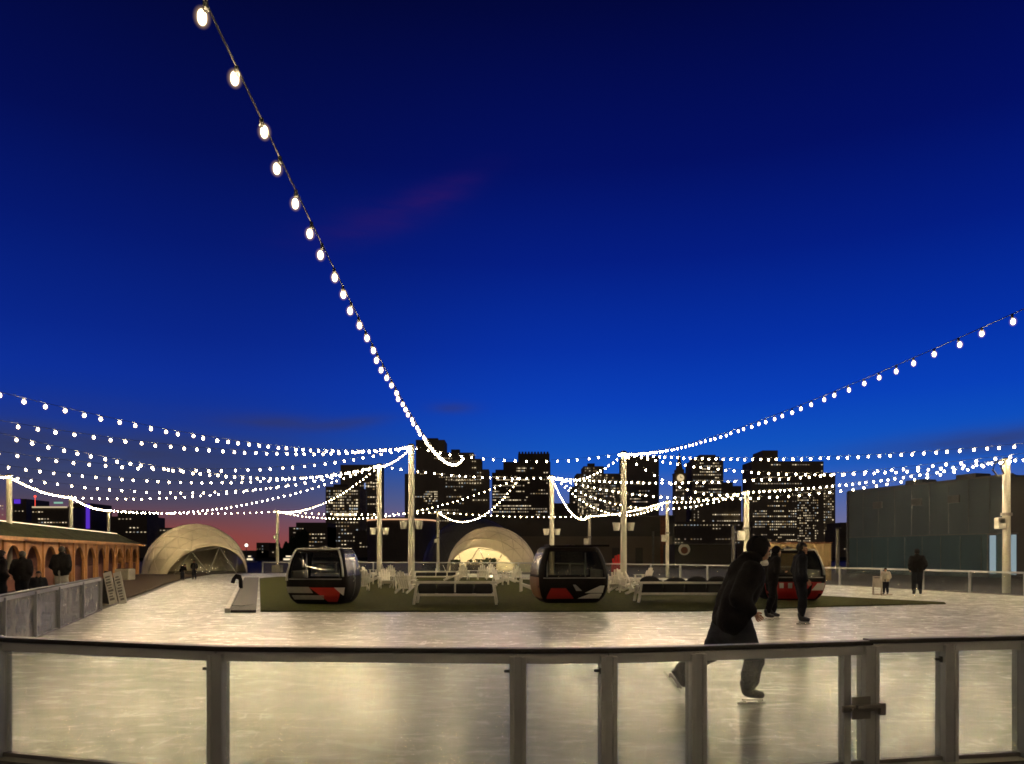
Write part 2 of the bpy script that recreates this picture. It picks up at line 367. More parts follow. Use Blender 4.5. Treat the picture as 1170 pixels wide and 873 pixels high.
lt.box((0.03, -0.022, 0.012), (0.2, 0.02, 0.028), bevel=0.005).cyl((-0.12, -0.02, 0), (-0.12, -0.05, 0), 0.012)
l_ = lt.build('latch', M['alu_dark'], nb, loc=c0 + fr * 0.075 + Vector((0, 0, HB - 0.5)) - o0); l_.rotation_euler = (0, 0, ang)
for (x, y), off in ((BN[1], -0.075), (BN[2], -0.075), (BN[3], -0.075), (BN[6], -0.085)):
    own, oo = (nb, o0) if x < 3 else (nr, Vector((BN[5][0], BN[5][1], 0)))
    MB().box((off, -0.03, 0), (0.045, 0.02, 0.02), bevel=0.004).box((off + 0.02, -0.032, 0), (0.012, 0.03, 0.045)).build('clip', M['black'], own, loc=Vector((x, y, HB - 0.16)) - oo)
lw, _ = barrier('rink_barrier', 'glass rink barrier running along the left side beside the wooden arcade', LEFTW, HB, 2.3, M['glass_left'], post_w=0.045)
rb, _ = barrier('rink_barrier', 'long curved glass barrier round the right and far sides of the rink', RIGHTW, HB, 2.5, M['glass_far'], cap=False)

# ------------------------------------------------------------------ poles
def central_pole(px, d, h, yb, label):
    root = thing('light_pole', label, 'pole', (PX(px, d), d, 0), group='tall white poles carrying the light strings')
    mb = MB(); mb.cyl((0, 0, 0), (0, 0, h), 0.17, 0.145, 16).build('shaft', M['pole'], root, smooth=False)
    MB().cyl((0, 0, 0), (0, 0, 0.25), 0.3, 0.26, 16).build('base', M['concrete'], root)
    MB().cyl((0, 0, h), (0, 0, h + 0.08), 0.18, 0.12, 16).cyl((-0.3, 0, h - 0.12), (0.3, 0, h - 0.12), 0.03).build('cap', M['black'], root)
    z = PZ(yb, d)
    for s in (-1, 1):
        b = MB().cyl((s * 0.38, 0, z - 0.2), (s * 0.38, 0, z + 0.22), 0.15, 0.22, 14).build('bucket', M['bucket'], root)
    MB().cyl((-0.3, 0, z), (0.3, 0, z), 0.035).build('bracket', M['alu_dark'], root)
    return Vector((PX(px, d), d, h))
C1 = central_pole(470, 37.8, 7.0, 600, 'tall white light pole left of the two front sofas, nearest of the four')
C4 = central_pole(712.5, 40.4, 7.0, 602, 'tall white light pole with two buckets, right of the middle cabin')
C2 = central_pole(433.5, 46.0, 7.0, 607, 'tall white light pole just right of the left cabin')
C3 = central_pole(630.5, 51.5, 6.85, 608, 'tall white light pole rising behind the middle dark cabin')
def rim_pole(x, y, h, r, yb, label, block=False, bs=0.2):
    root = thing('light_pole', label, 'pole', (x, y, 0), group='shorter poles round the rim of the rink')
    MB().cyl((0, 0, 0), (0, 0, h), r, r * 0.9, 12).build('shaft', M['pole'], root)
    MB().cyl((0, 0, h), (0, 0, h + 0.05), r * 1.1, r * 0.7, 12).cyl((0, -r * 2, h - 0.08), (0, r * 2, h - 0.08), 0.02).build('cap', M['black'], root)
    if yb:
        z = PZ(yb, y)
        MB().box((-r - bs * 0.45, -0.05, z), (bs, bs, bs * 1.5), bevel=0.02).cyl((-r - bs * 0.45, -0.2, z + bs * .3), (-r - bs * 0.45, -0.02, z + bs * .3), bs * .35).build('speaker_box', M['bucket'], root)
        MB().cyl((0, 0, z + bs), (0, 0, z + bs + 0.12), r * 1.35).build('clamp', M['alu_dark'], root)
    if block: MB().box((0, 0, 0.3), (0.75, 0.75, 0.6), bevel=0.04).build('base_block', M['concrete'], root)
    return Vector((x, y, h))
L0 = Vector((-12, 12, 5.2)); LB = Vector((-14.8, 17, 5.2)); L1 = Vector((-18.5, 22, 5.2)); LC = Vector((-21, 28.2, 5.2))
for p, t in ((L0, 'white rim pole beside the left barrier, outside the picture'), (LB, 'second white rim pole along the left side, outside the picture'), (L1, 'third white rim pole along the left side, outside the picture'), (LC, 'white rim pole by the near end of the arcade, outside the picture')):
    rim_pole(p.x, p.y, 5.2, 0.12, None, t)
L2 = rim_pole(PX(10.5, 34.8), 34.8, 5.2, 0.13, None, 'white rim pole behind the arcade roof, leftmost and tallest of the three there')
L3 = rim_pole(PX(81, 47.6), 47.6, 5.2, 0.13, None, 'white rim pole behind the arcade roof, middle of three')
L4 = rim_pole(PX(124, 62), 62, 5.2, 0.13, None, 'white rim pole behind the far end of the arcade roof, left of the pale dome')
B1 = rim_pole(PX(317, 63), 63, 5.15, 0.13, 614, 'thin white rim pole on a square block between the pale dome and left cabin', True)
B2 = rim_pole(PX(500.5, 64.5), 64.5, 5.2, 0.13, 618, 'thin white rim pole at the left edge of the lit dome')
B3 = rim_pole(PX(673.5, 72), 72, 5.2, 0.15, 619, 'thin white rim pole rising behind the right end of the middle cabin', bs=0.4)
B4 = rim_pole(PX(762.5, 51.6), 51.6, 5.2, 0.12, 615, 'thin white rim pole behind the right hand sofa', bs=0.3)
B5 = rim_pole(PX(853, 43.6), 43.6, 5.2, 0.17, 612, 'thick white rim pole above the front skater, before the widest tower', bs=0.36)
B6 = rim_pole(PX(1150, 30), 30, 5.35, 0.15, 598, 'white rim pole in front of the grey building with the lit door', bs=0.3)
MB().tube([(-0.1, -0.05, 5.3), (-0.5, -.1, 5.2), (-0.62, -.1, 4.9), (-0.4, -.1, 4.65), (-0.18, -0.1, 4.75), (-0.3, -.1, 5.05), (-.1, -.05, 5.2)], 0.035).build('cable_coil', M['cable'], [o for o in COL.objects if o.type == 'EMPTY'][-1])
R7 = Vector((20.8, 17.0, 5.2)); R8 = Vector((6.2, -2.0, 4.6)); R9 = Vector((14.8, 7.4, 5.2)); N0 = Vector((-1.44, -3.0, 5.2))
rim_pole(R9.x, R9.y, 5.2, 0.12, None, 'added white rim pole near the viewer on the right, outside the picture')  # unseen pole added to carry extra strings that light the right ice
rim_pole(R7.x, R7.y, 5.2, 0.12, None, 'white rim pole on the right side of the rink, outside the picture')
rim_pole(R8.x, R8.y, 4.6, 0.12, None, 'white pole behind the viewer on the right, outside the picture')
rim_pole(N0.x, N0.y, 5.2, 0.12, None, 'white pole behind the viewer holding the overhead string, outside the picture')

# ------------------------------------------------------------------ light strings
bmb = MB(); bmb.sph((0, 0, 0), (0.068, 0.068, 0.078), 12)
BULB = bmb.mesh('bulb', M['bulb'], True)
BULB_FAR = BULB.copy(); BULB_FAR.materials[0] = M['bulb_far']
b2 = MB(); b2.sph((0, 0, 0), (0.050, 0.050, 0.062), 20)
BULB_SOFT = b2.mesh('bulb', M['bulb_soft'], True)
def string(label, a, b, sag, spacing=0.55, group='strings of warm bulbs over the rink', bulb=None):
    a = Vector(a); b = Vector(b)
    root = thing('string_light', label, 'string lights', a, group=group)
    n = max(12, int((b - a).length / 0.6))
    def pt(t):
        p = a.lerp(b, t); p.z -= 4 * sag * t * (1 - t); return p - a
    cab = MB(); cab.tube([pt(i / n) for i in range(n + 1)], 0.006, 5)
    L = sum((pt((i + 1) / n) - pt(i / n)).length for i in range(n)); k = int(L / spacing)
    ts = [(i + 0.5 + random.uniform(-.08, .08)) / k for i in range(k)]
    for t in ts:
        p = pt(t); cab.cyl(p + Vector((0, 0, 0.005)), p + Vector((0, 0, -0.05)), 0.014, 0.016, 6)
    cab.build('cable', M['cable'], root)
    for t in ts: link('bulb', bulb or BULB, root, pt(t) + Vector((random.uniform(-.02, .02), random.uniform(-.02, .02), -0.085 + random.uniform(-.012, .012))))
    return root
H14 = C1.lerp(C4, 0.235); H14.z = 6.55
M23 = C2.lerp(C3, 0.80); M34 = C3.lerp(C4, 0.13)
M23.z = 6.75; M34.z = 6.4
string('overhead string of big bulbs plunging from the top of the picture to mid rink', N0, H14, 1.66, 0.45, bulb=BULB_SOFT)
string('level string between the nearest two tall poles, across the middle', C1, C4, 0.55)
string('short bright string between the two tall poles beside the left cabin', C1, C2, 0.25, bulb=BULB_FAR)
string('string from the pole by the left cabin to the pole behind the middle cabin', C2, C3, 0.30)
string('bright short string sweeping down leftward from the pole right of the middle cabin', C3, C4, 0.7)
string('topmost string on the left, running to the pole by the front sofas', C1, L0, 0.85)
string('second string from the top on the left', C1, LB, 0.75)
string('third string from the top on the left', C2, LB, 1.25)
string('fourth string from the top on the left', C1, L1, 1.15)
string('fifth string from the top on the left', C2, LC, 0.95)
string('sixth string down on the left, ending at the leftmost pole behind the arcade', C2, L2, 1.15)
string('string from the left cabin poles to the middle pole behind the arcade', C2, L3, 0.75)
string('string from the left cabin poles to the pole left of the pale dome', C2, L4, 1.2)
string('string rising from the thin pole by the pale dome to the left cabin pole', C2, B1, 0.9, bulb=BULB_FAR)
string('string dipping low behind the front sofas then rising toward the lit dome', M23, B1, 1.5, 0.45, bulb=BULB_FAR)
string('steep bright string hooking down above the lit dome', M23, B2, 1.75, 0.45, bulb=BULB_FAR)
string('steep bright string down from the pole behind the middle cabin', C3, B3, 1.25, 0.45, bulb=BULB_FAR)
string('bright string falling past the tall pole right of the middle cabin', M34, B4, 1.5, 0.28, bulb=BULB_FAR)
string('long string dipping over the right sofa to the thick rim pole', M34, B5, 1.35, 0.36, bulb=BULB_FAR)
string('string from the tall pole right of the middle cabin to the thick rim pole', C4, B5, 0.9)
string('string from the right tall pole to the pole by the grey building', C4, B6, 0.8, 0.42)
string('fine string from the pole behind the middle cabin to the pole by the grey building', C3, B6, 1.5)
string('string climbing steeply to the upper right of the picture', C4, R8, 0.9, bulb=BULB_SOFT)
string('near level string of big bulbs above the widest tower, running off right', C4, R7, 0.75, 0.42)
string('small bulbed string above the grey building, running off right', C3, R7, 1.0)
RG = 'rim strings from pole to pole'
for a, b, t, sp in ((LC, L2, 'rim string entering at the left edge above the arcade', 0.3), (L2, L3, 'rim string sloping above the arcade roof', 0.3), (L3, L4, 'rim string above the far end of the arcade roof', 0.3),
                    (L4, B1, 'rim string running level above the pale dome', 0.5), (B1, B2, 'rim string behind the left cabin', 0.5), (B2, B3, 'rim string of fine bulbs above the lit dome', 0.6),
                    (B3, B4, 'rim string behind the pole right of the middle cabin', 0.5), (B4, B5, 'rim string above the right hand sofa', 0.5), (B5, B6, 'rim string over the grey building, rising to its pole', 0.4),
                    (B6, R7, 'rim string leaving at the right edge', 0.35), (L0, N0, 'rim string added for light behind the viewer on the left, outside the picture', 0.6), (N0, R8, 'rim string added for light directly behind the viewer, outside the picture', 0.6), (R8, R9, 'rim string added for light behind the viewer on the right, outside the picture', 0.5), (R9, R7, 'rim string added for light along the right side, outside the picture', 0.4), (LB, L1, 'rim string beyond the left edge of the picture', 0.6), (L1, LC, 'rim string outside the picture before the arcade', 0.6)):  # strings behind the viewer and along the right are unseen, added for light
    string(t, a, b, 0.22, sp, RG, BULB_FAR if 'rim string' in t and 'outside' not in t and 'right edge' not in t and 'grey building' not in t else None)

# ------------------------------------------------------------------ gondola cabins
def sect(z, H):
    """half width, half depth factors of the cabin at height fraction"""
    t = z / H
    K = [(0, .74, .70), (.05, .84, .80), (.14, .93, .92), (.30, .99, .99), (.46, 1.0, 1.0), (.62, .97, .96), (.8, .89, .88), (.93, .80, .80), (.98, .76, .76), (1.0, .70, .70)]
    for (a, b) in zip(K, K[1:]):
        if t <= b[0] + 1e-6:
            s = (t - a[0]) / (b[0] - a[0]); return a[1] + (b[1] - a[1]) * s, a[2] + (b[2] - a[2]) * s
    return K[-1][1:]
def gondola(label, px, py, wpx, hpx, rz, style):
    d = DG(py) + 0.75; W = wpx / F * d; H = hpx / F * d; D = W * 0.86
    root = thing('gondola_cabin', label, 'gondola cabin', (PX(px, d), d, 0.03), rz, 'retired gondola cabins on the turf')
    ex = 8.0
    def surf_y(x, z):
        w, dp = sect(z, H); q = min(0.999, abs(x) / (W / 2 * w)); return -(D / 2 * dp) * (1 - q ** ex) ** (1 / ex)
    def surf_x(y, z):
        w, dp = sect(z, H); q = min(0.999, abs(y) / (D / 2 * dp)); return (W / 2 * w) * (1 - q ** ex) ** (1 / ex)
    n = 64; zs = [0.0, .03, .07, .12, .2, .3, .4, .47, .54, .6, .7, .8, .88, .92, .95, .97, .99, 1.0]
    body = MB(); rows = []
    for t in zs:
        w, dp = sect(t * H, H); row = []
        for k in range(n + 1):
            a = 2 * math.pi * (k % n) / n; c, s_ = math.cos(a), math.sin(a)
            r = (abs(c) ** ex + abs(s_) ** ex) ** (-1 / ex)
            row.append((W / 2 * w * c * r, D / 2 * dp * s_ * r, t * H))
        rows.append(row)
    body.quads(rows)
    bmesh.ops.remove_doubles(body.bm, verts=body.bm.verts, dist=1e-4)
    bmesh.ops.holes_fill(body.bm, edges=[e for e in body.bm.edges if len(e.link_faces) == 1], sides=0)
    cut = []
    for f in body.bm.faces:
        c_ = f.calc_center_median(); t_ = c_.z / H
        if .47 < t_ < .92 and abs(c_.x) < .80 * W / 2 * sect(c_.z, H)[0] and abs(c_.y) > .6 * D / 2 * sect(c_.z, H)[1]: cut.append(f)
    bmesh.ops.delete(body.bm, geom=cut, context='FACES')
    body.build('cabin_shell', M['gblack'], root, True)
    for s_ in (-1, 1): MB().box((s_ * W * .33, 0, .30 * H), (W * .2, D * .7, .07), bevel=.02).box((s_ * W * .41, 0, .46 * H), (.07, D * .7, .26 * H), bevel=.02).build('bench', M['ggrey'], root)
    MB().tube([(-W * .3, 0, .9 * H), (-W * .3, 0, .12 * H)], .02).tube([(W * .25, 0, .9 * H), (W * .25, 0, .12 * H)], .02).build('grab_pole', M['alu'], root)
    def patch(name, m, lo, hi, z0, z1, face='front', off=0.006, thick=0.012, nx=12, nz=8, fl=None, fr_=None):
        """curved panel lying on the shell; lo/hi are functions of the height fraction giving the side limits"""
        g = []
        for j in range(nz + 1):
            t = j / nz; z = z0 + (z1 - z0) * t; a, b = lo(t), hi(t); row = []
            for i in range(nx + 1):
                q = a + (b - a) * i / nx
                w, dp = sect(z, H)
                if face in ('front', 'back'):
                    x = q * W / 2 * w; y = surf_y(x, z) - off
                    row.append((x, y if face == 'front' else -y, z))
                else:
                    y = q * D / 2 * dp; x = surf_x(y, z) + off
                    row.append((x if face == 'right' else -x, y, z))
            g.append(row)
        mb = MB(); mb.quads(g); return mb.build(name, m, root, True)
    c = lambda v: (lambda t: v)
    for f in ('front', 'back'): patch('window', M['gclear'], c(-.84), c(.84), .46 * H, .93 * H, f)
    for f in ('left', 'right'): patch('window', M['gwin'], c(-.80), c(.80), .50 * H, .90 * H, f)
    patch('window_ledge', M['alu_dark'], c(-.86), c(.86), .44 * H, .46 * H, 'front', 0.02)
    # pale rim: up the left edge, across the top, part way down the right
    if style in (1, 3):
        pts = []
        for t in (.42, .5, .6, .7, .8, .9, .96): pts.append((-.90, t))
        for q in (-.86, -.6, -.3, 0, .3, .6, .86): pts.append((q, .985))
        for t in (.96, .9, .8, .7, .62, .5): pts.append((.90, t))
        P3 = []
        for q, t in pts:
            w, dp = sect(t * H, H); x = q * W / 2 * w; P3.append((x, surf_y(x, t * H) - 0.02, t * H))
        MB().tube(P3, 0.03, 8).build('rim', M['gwhite'], root, True)
    if style == 1:
        patch('livery_panel', M['ggrey'], c(-.93), lambda t: -.06 - .12 * t, .20 * H, .31 * H)
        patch('livery_panel', M['gred'], lambda t: .45 - .62 * t, lambda t: .80 + .05 * t, .04 * H, .30 * H)
        patch('livery_panel', M['gwhite'], lambda t: .93 - .3 * t, c(.94), .16 * H, .30 * H, off=0.012)
        patch('livery_panel', M['ggrey'], c(-.8), c(.3), .08 * H, .16 * H)
    elif style == 2:
        patch('livery_panel', M['gred'], lambda t: -.86 + .2 * t, lambda t: .0 - .25 * t, .08 * H, .27 * H)
        patch('livery_panel', M['gwhite'], lambda t: .12 + .35 * t, c(.82), .08 * H, .17 * H)
        patch('livery_panel', M['gwhite'], lambda t: .30 + .42 * t, c(.84), .18 * H, .31 * H)
        patch('livery_panel', M['ggrey'], lambda t: .05 - .1 * t, lambda t: .22 - .2 * t, .22 * H, .33 * H)
        patch('livery_panel', M['gbrown'], c(-.85), c(.85), .08 * H, .46 * H, 'left')
        mb = MB(); mb.box((0, 0, H + 0.03), (W * .62, D * .5, 0.06), bevel=0.02).box((W * .35, 0.05, H + 0.05), (W * .5, 0.12, 0.07), bevel=0.01)
        for q in (-.3, 0, .25): mb.cyl((q * W, -D * .2, H + 0.05), (q * W, D * .2, H + 0.05), 0.03)
        mb.build('roof_mount', M['gblack'], root)
        for q in (-.55, -.45):
            patch('lamp', M['gwhite'], c(q - .03), c(q + .03), .72 * H, .76 * H, 'left', 0.012)
    else:
        patch('livery_panel', M['gred'], c(-.94), c(.94), .03 * H, .36 * H)
        patch('livery_panel', M['gwhite'], lambda t: .52 + .15 * t, lambda t: .92, .20 * H, .34 * H, off=0.012)
        for q in (-.45, -.18): patch('livery_panel', M['gwhite'], c(q - .06), c(q + .07), .24 * H, .34 * H, off=0.012)
        patch('livery_panel', M['gblack'], lambda t: .2 + .3 * t, lambda t: .5 + .02 * t, .05 * H, .34 * H, off=0.014)
    # hanger socket and doors
    if style != 2: MB().cyl((0, 0, H), (0, 0, H + 0.05), 0.16).cyl((0, 0, H + 0.04), (0, 0, H + 0.09), 0.06).build('roof_mount', M['alu_dark'], root)
    MB().box((0, 0, -0.012), (W * .6, D * .6, 0.05)).build('skid', M['black'], root)
    patch('door_seam', M['alu_dark'], c(-.015), c(.015), .06 * H, .94 * H, 'right', 0.008)
    MB().tube([(surf_x(-.1 * D, .45 * H) + .01, -.1 * D, .40 * H), (surf_x(-.1 * D, .45 * H) + .05, -.1 * D, .45 * H), (surf_x(-.1 * D, .5 * H) + .01, -.1 * D, .52 * H)], 0.012).build('handle', M['gwhite'], root)
    return root
gondola('black gondola cabin with pale rim, grey band and red wedge, leftmost on the turf', 371, 691.5, 72, 62, R(-7), 1)
gondola('all dark gondola cabin with small red and white marks, in the middle of the turf', 649, 690, 81, 62, R(8), 2)
gondola('gondola cabin with bright red lower half and pale rim, behind the two skaters', 900, 687, 70, 57, R(-4), 3)

# ------------------------------------------------------------------ sofas
def sofa(label, px0, px1, py, hpx, lumps, group='long white framed sofas with black cushions'):
    d = DG(py); x0, x1 = PX(px0, d), PX(px1, d); W = x1 - x0; H = hpx / F * d; D = 0.85
    root = thing('garden_sofa', label, 'sofa', ((x0 + x1) / 2, d, 0.03), 0, group)
    fr = MB()
    fr.box((0, 0, H - 0.04), (W, 0.06, 0.07), bevel=0.01).box((0, 0, 0.30 * H / 0.72), (W - .1, 0.05, 0.07), bevel=0.01).box((0, D, 0.3 * H / .72), (W - .1, 0.05, 0.07), bevel=0.01)
    fr.build('frame', M['sofa'], root)
    for s in (-1, 1):
        MB().bar((s * (W / 2 - 0.12), 0, H - 0.03), (s * (W / 2 - 0.02), 0, 0), 0.06, 0.07).build('leg', M['sofa'], root)
        MB().bar((s * (W / 2 - 0.1), D, H - 0.2), (s * (W / 2 - 0.02), D, 0), 0.06, 0.07).build('leg', M['sofa'], root)
        MB().box((s * (W / 2 - 0.06), D / 2, H - 0.14), (0.10, D - .1, 0.05), bevel=0.01).build('armrest', M['sofa'], root)
    seat = MB(); nseat = 3
    for i in range(nseat):
        w = (W - .3) / nseat; seat.box((-(W - .3) / 2 + w * (i + .5), D / 2 + .04, .42 * H / .72), (w - .02, D - .14, .17), bevel=0.045)
    seat.build('seat_cushion', M['cushion'], root, True)
    for i in range(4):
        w = (W - .26) / 4; x = -(W - .26) / 2 + w * (i + .5)
        top = H + (0.11 if lumps else -0.09); hh = top - 0.45 * H
        cu = MB().box((x, 0.14, top - hh / 2 - (.07 if lumps else 0)), (w - .015, .17, hh), None, bevel=0.075)
        if lumps: cu.sph((x + random.uniform(-.08, .08), .14, top - .11), (w * .47, .11, .15 + random.uniform(-.02, .03)), 14)
        cu.build('back_cushion', M['cushion'], root, True)
    if not lumps: MB().box((0, 0.02, H - 0.1), (0.04, 0.04, 0.5)).build('brace', M['sofa'], root)
    return root
sofa('white framed sofa with flat black cushions below its top rail, left of the middle cabin', 472, 568, 692, 27, False)
sofa('white framed sofa with lumpy black cushions bulging over its back, right of the middle cabin', 729, 838, 689.5, 24, True)
sofa('small far sofa standing between the left pole and the lit dome', 472, 524, 664, 11, False)

# ------------------------------------------------------------------ adirondack chairs
def adirondack():
    root = thing('adirondack_chair', '', 'chair', (0, 0, 0), 0, 'white slatted lounge chairs on the turf')
    m = M['chair']
    s = MB()
    for i in range(6):
        t = i / 5; s.box((0, -0.28 + .5 * t, .36 - .14 * t), (.52, .085, .02), Matrix.Rotation(R(-14), 4, 'X'), .004)
    s.build('seat', m, root)
    b = MB()
    for i in range(5):
        q = i - 2; h = .74 - .045 * q * q
        a = Vector((q * .098, .20, .22)); e = a + Vector((q * .022, .34 * h / .74, h))
        b.bar(a, e, .02, .088, .004, up=Vector((1, 0, 0)))
    b.box((0, .40, .62), (.5, .02, .06)); b.build('backrest', m, root)
    for sx in (-1, 1):
        MB().box((sx * .33, -.02, .56), (.12, .66, .022), bevel=.006).build('armrest', m, root)
        MB().box((sx * .30, -.30, .275), (.025, .09, .55), bevel=.004).build('leg', m, root)
        MB().bar((sx * .27, -.31, .34), (sx * .27, .5, .02), .025, .10, .004).bar((sx * .31, .26, .55), (sx * .31, .33, .08), .022, .06).build('leg', m, root)
    return root
proto = adirondack()
CH = [(413, 676, 200, 'white slatted chair right beside the left cabin, turned to the far dome'), (424, 668, 70, 'white slatted chair behind the left cabin, in profile'),
      (441, 673, 20, 'white slatted chair just right of the pole nearest the left cabin, facing the rink'), (446, 663, 190, 'white slatted chair behind the pole near the left cabin, back to the rink'),
      (459, 671, 280, 'white slatted chair in profile left of the pole by the front sofa'), (464, 679, 160, 'white slatted chair at the left end of the front sofa'),
      (516, 664, 95, 'white slatted chair in profile at the left foot of the lit dome'), (530, 663, 175, 'white slatted chair left of centre before the lit dome, rounded back to us'),
      (551, 663, 185, 'white slatted chair centred before the lit dome, rounded back to us'), (572, 669, 60, 'white slatted chair among the jumble right of the lit dome'),
      (582, 666, 250, 'white slatted chair at the right of the lit dome, leaning in profile'), (590, 664, 180, 'white slatted chair under the right edge of the lit dome, back to us'),
      (603, 677, 265, 'white slatted chair in profile touching the left side of the middle cabin'), (697, 678, 30, 'white slatted chair right against the middle cabin'),
      (704, 673, 178, 'white slatted chair left of the right pole, its round back to us'), (718, 676, 110, 'white slatted chair with its leg rest out under the right pole'),
      (729, 680, 75, 'white slatted chair at the left end of the lumpy sofa'), (735, 670, 300, 'white slatted chair tilted behind the left end of the lumpy sofa'),
      (430, 661, 230, 'white slatted chair half hidden behind the left group of chairs'), (562, 661, 10, 'white slatted chair beyond the middle of the lit dome group')]
for i, (px, py, a, lb) in enumerate(CH):
    c = proto if i == 0 else copy_tree(proto)
    d = DG(py) + .3; c.location = (PX(px, d), d, 0.03); c.rotation_euler = (0, 0, R(a)); c['label'] = lb
    s = 0.92; c.scale = (s, s, s)
c = copy_tree(proto); d = 53.5; c.location = (PX(707, d), d, -0.04); c.rotation_euler = (0, 0, R(170)); c.scale = (1.6, 1.3, 1.6); c['label'] = 'red slatted chair beyond the far barrier beside the right pole'; c['group'] = 'red seats'
red_m = {}
for ch in c.children:
    me = red_m.get(ch.data.name)
    if not me: me = ch.data.copy(); me.materials.clear(); me.materials.append(M['red']); red_m[ch.data.name] = me
    ch.data = me
# low tables among the chairs
def low_table(label, px, py, w):
    d = DG(py); root = thing('low_table', label, 'table', (PX(px, d), d, .03), 0, 'low slatted tables between the chairs')
    t = MB()
    for i in range(6): t.box((0, -.3 + .12 * i, .46), (w, .10, .025), bevel=.004)
    t.build('tabletop', M['chair'], root)
    for sx in (-1, 1):
        for sy in (-1, 1): MB().box((sx * (w / 2 - .08), sy * .27, .225), (.06, .06, .45)).build('leg', M['chair'], root)
low_table('low white table among the chairs between the left cabin and the front sofa', 452, 669, 1.5)
low_table('low white table among the chairs before the lit dome', 541, 661, 1.7)
low_table('low white table beside the pole right of the middle cabin', 724, 674, 1.3)

# ------------------------------------------------------------------ domes
def dome(label, px, d, r, az0, matl, opening=True, lamp=0.0, plants=False):
    root = thing('geodesic_dome', label, 'dome', (PX(px, d), d, -0.05))
    def sphere(rad):
        bm = bmesh.new(); bmesh.ops.create_icosphere(bm, subdivisions=4, radius=rad)
        bmesh.ops.bisect_plane(bm, geom=bm.verts[:] + bm.edges[:] + bm.faces[:], plane_co=(0, 0, 0), plane_no=(0, 0, -1), clear_outer=True)
        return bm
    t = R(24.7); pn = Vector((math.sin(R(az0)) * math.cos(t), -math.cos(R(az0)) * math.cos(t), -math.sin(t))); pc = pn * (0.534 * r)
    bm = sphere(r)
    if opening:
        bmesh.ops.bisect_plane(bm, geom=bm.verts[:] + bm.edges[:] + bm.faces[:], plane_co=pc, plane_no=pn, clear_outer=True)
        wb = MB(); wb.bm.free(); wb.bm = sphere(r * .99)
        bmesh.ops.bisect_plane(wb.bm, geom=wb.bm.verts[:] + wb.bm.edges[:] + wb.bm.faces[:], plane_co=pc, plane_no=pn, clear_inner=True)
    me = bpy.data.meshes.new('shell'); bm.to_mesh(me); bm.free(); me.materials.append(matl); me.shade_smooth()
    sh = link('shell', me, root); sm = sh.modifiers.new('s', 'SOLIDIFY'); sm.thickness = 0.05; sm.offset = -1
    if opening:
        # coarse triangulated frame behind the clear window
        fb = bmesh.new(); bmesh.ops.create_icosphere(fb, subdivisions=2, radius=r * 0.985)
        st = MB()
        for e in fb.edges:
            a, b = e.verts[0].co, e.verts[1].co; c = (a + b) / 2
            if a.z < -.02 * r and b.z < -.02 * r: continue
            az = math.degrees(math.atan2(c.x, -c.y)); el = math.degrees(math.asin(c.z / c.length)); da = (az - az0 + 180) % 360 - 180
            if c.dot(pn) > 0.5 * r and c.z > 0: st.cyl(a, b, 0.035, None, 6)
        fb.free(); st.build('strut_frame', M['strut'], root)
        wb.build('window', M['dome_win'], root, True)
    sb = bmesh.new(); bmesh.ops.create_icosphere(sb, subdivisions=3, radius=r * 1.002); sm2 = MB()
    for e in sb.edges:
        a, b = e.verts[0].co.copy(), e.verts[1].co.copy()
        if min(a.z, b.z) < -.01 or (opening and max(a.dot(pn), b.dot(pn)) > .534 * r): continue
        a.normalize(); b.normalize(); sm2.tube([a.slerp(b, k / 4) * r * 1.001 for k in range(5)], .016, 4)
    sb.free(); sm2.build('seam', M['dome_seam'] if opening else M['dome_dark'], root)
    fl = MB(); fl.cyl((0, 0, -.02), (0, 0, .06), r * .985, None, 48); fl.build('floor', M['brownwall'], root)
    MB().cyl((0, 0, .0), (0, 0, .1), r * 1.012, r * 1.008, 48).build('skirt', M['trim'] if matl != M['dome'] else M['kerb'], root) if False else None
    if lamp:
        MB().cyl((0, 0, r * .6), (0, 0, r * .97), .01, None, 6).sph((0, 0, r * .58), .14).build('pendant_lamp', glow('pendant_glow', (1, .82, .52), lamp), root)
    return root
dome('pale dome tent with a dark clear fronted opening, left of the turf', 223.5, 63.0, 4.08, 46, M['dome'], True, 6)
dome('pale dome tent glowing from inside, behind the middle of the turf', 562, 67.0, 4.0, -17, M['dome'], True, 950)
dome('dark dome tent mostly hidden behind the glowing one', 541, 78.0, 5.3, 0, M['dome_dark'], False)
# planters in front of the lit dome
for px, w, h, lb in ((546, 26, 7, 'dark leafy planter left of centre before the lit dome'), (561, 12, 9, 'dark leafy planter just right of centre before the lit dome'), (520, 10, 6, 'small dark leafy planter at the left of the lit dome')):
    d = 61.3; root = thing('planter', lb, 'planter', (PX(px, d), d, 0), 0, 'planters before the lit dome'); W = w / F * d
    MB().box((0, 0, .35), (W, .5, .7), bevel=.03).build('trough', M['brownwall'], root)
    lf = MB()
    for _ in range(90):
        c = Vector((random.uniform(-.5, .5) * W, random.uniform(-.25, .25), .72 + random.random() * h / F * d * .75))
        lf.box(c, (.16, .03, .09), Matrix.Rotation(random.uniform(0, 6), 4, 'Z') @ Matrix.Rotation(random.uniform(-1, 1), 4, 'X'))
    lf.build('foliage', M['leaf'], root)

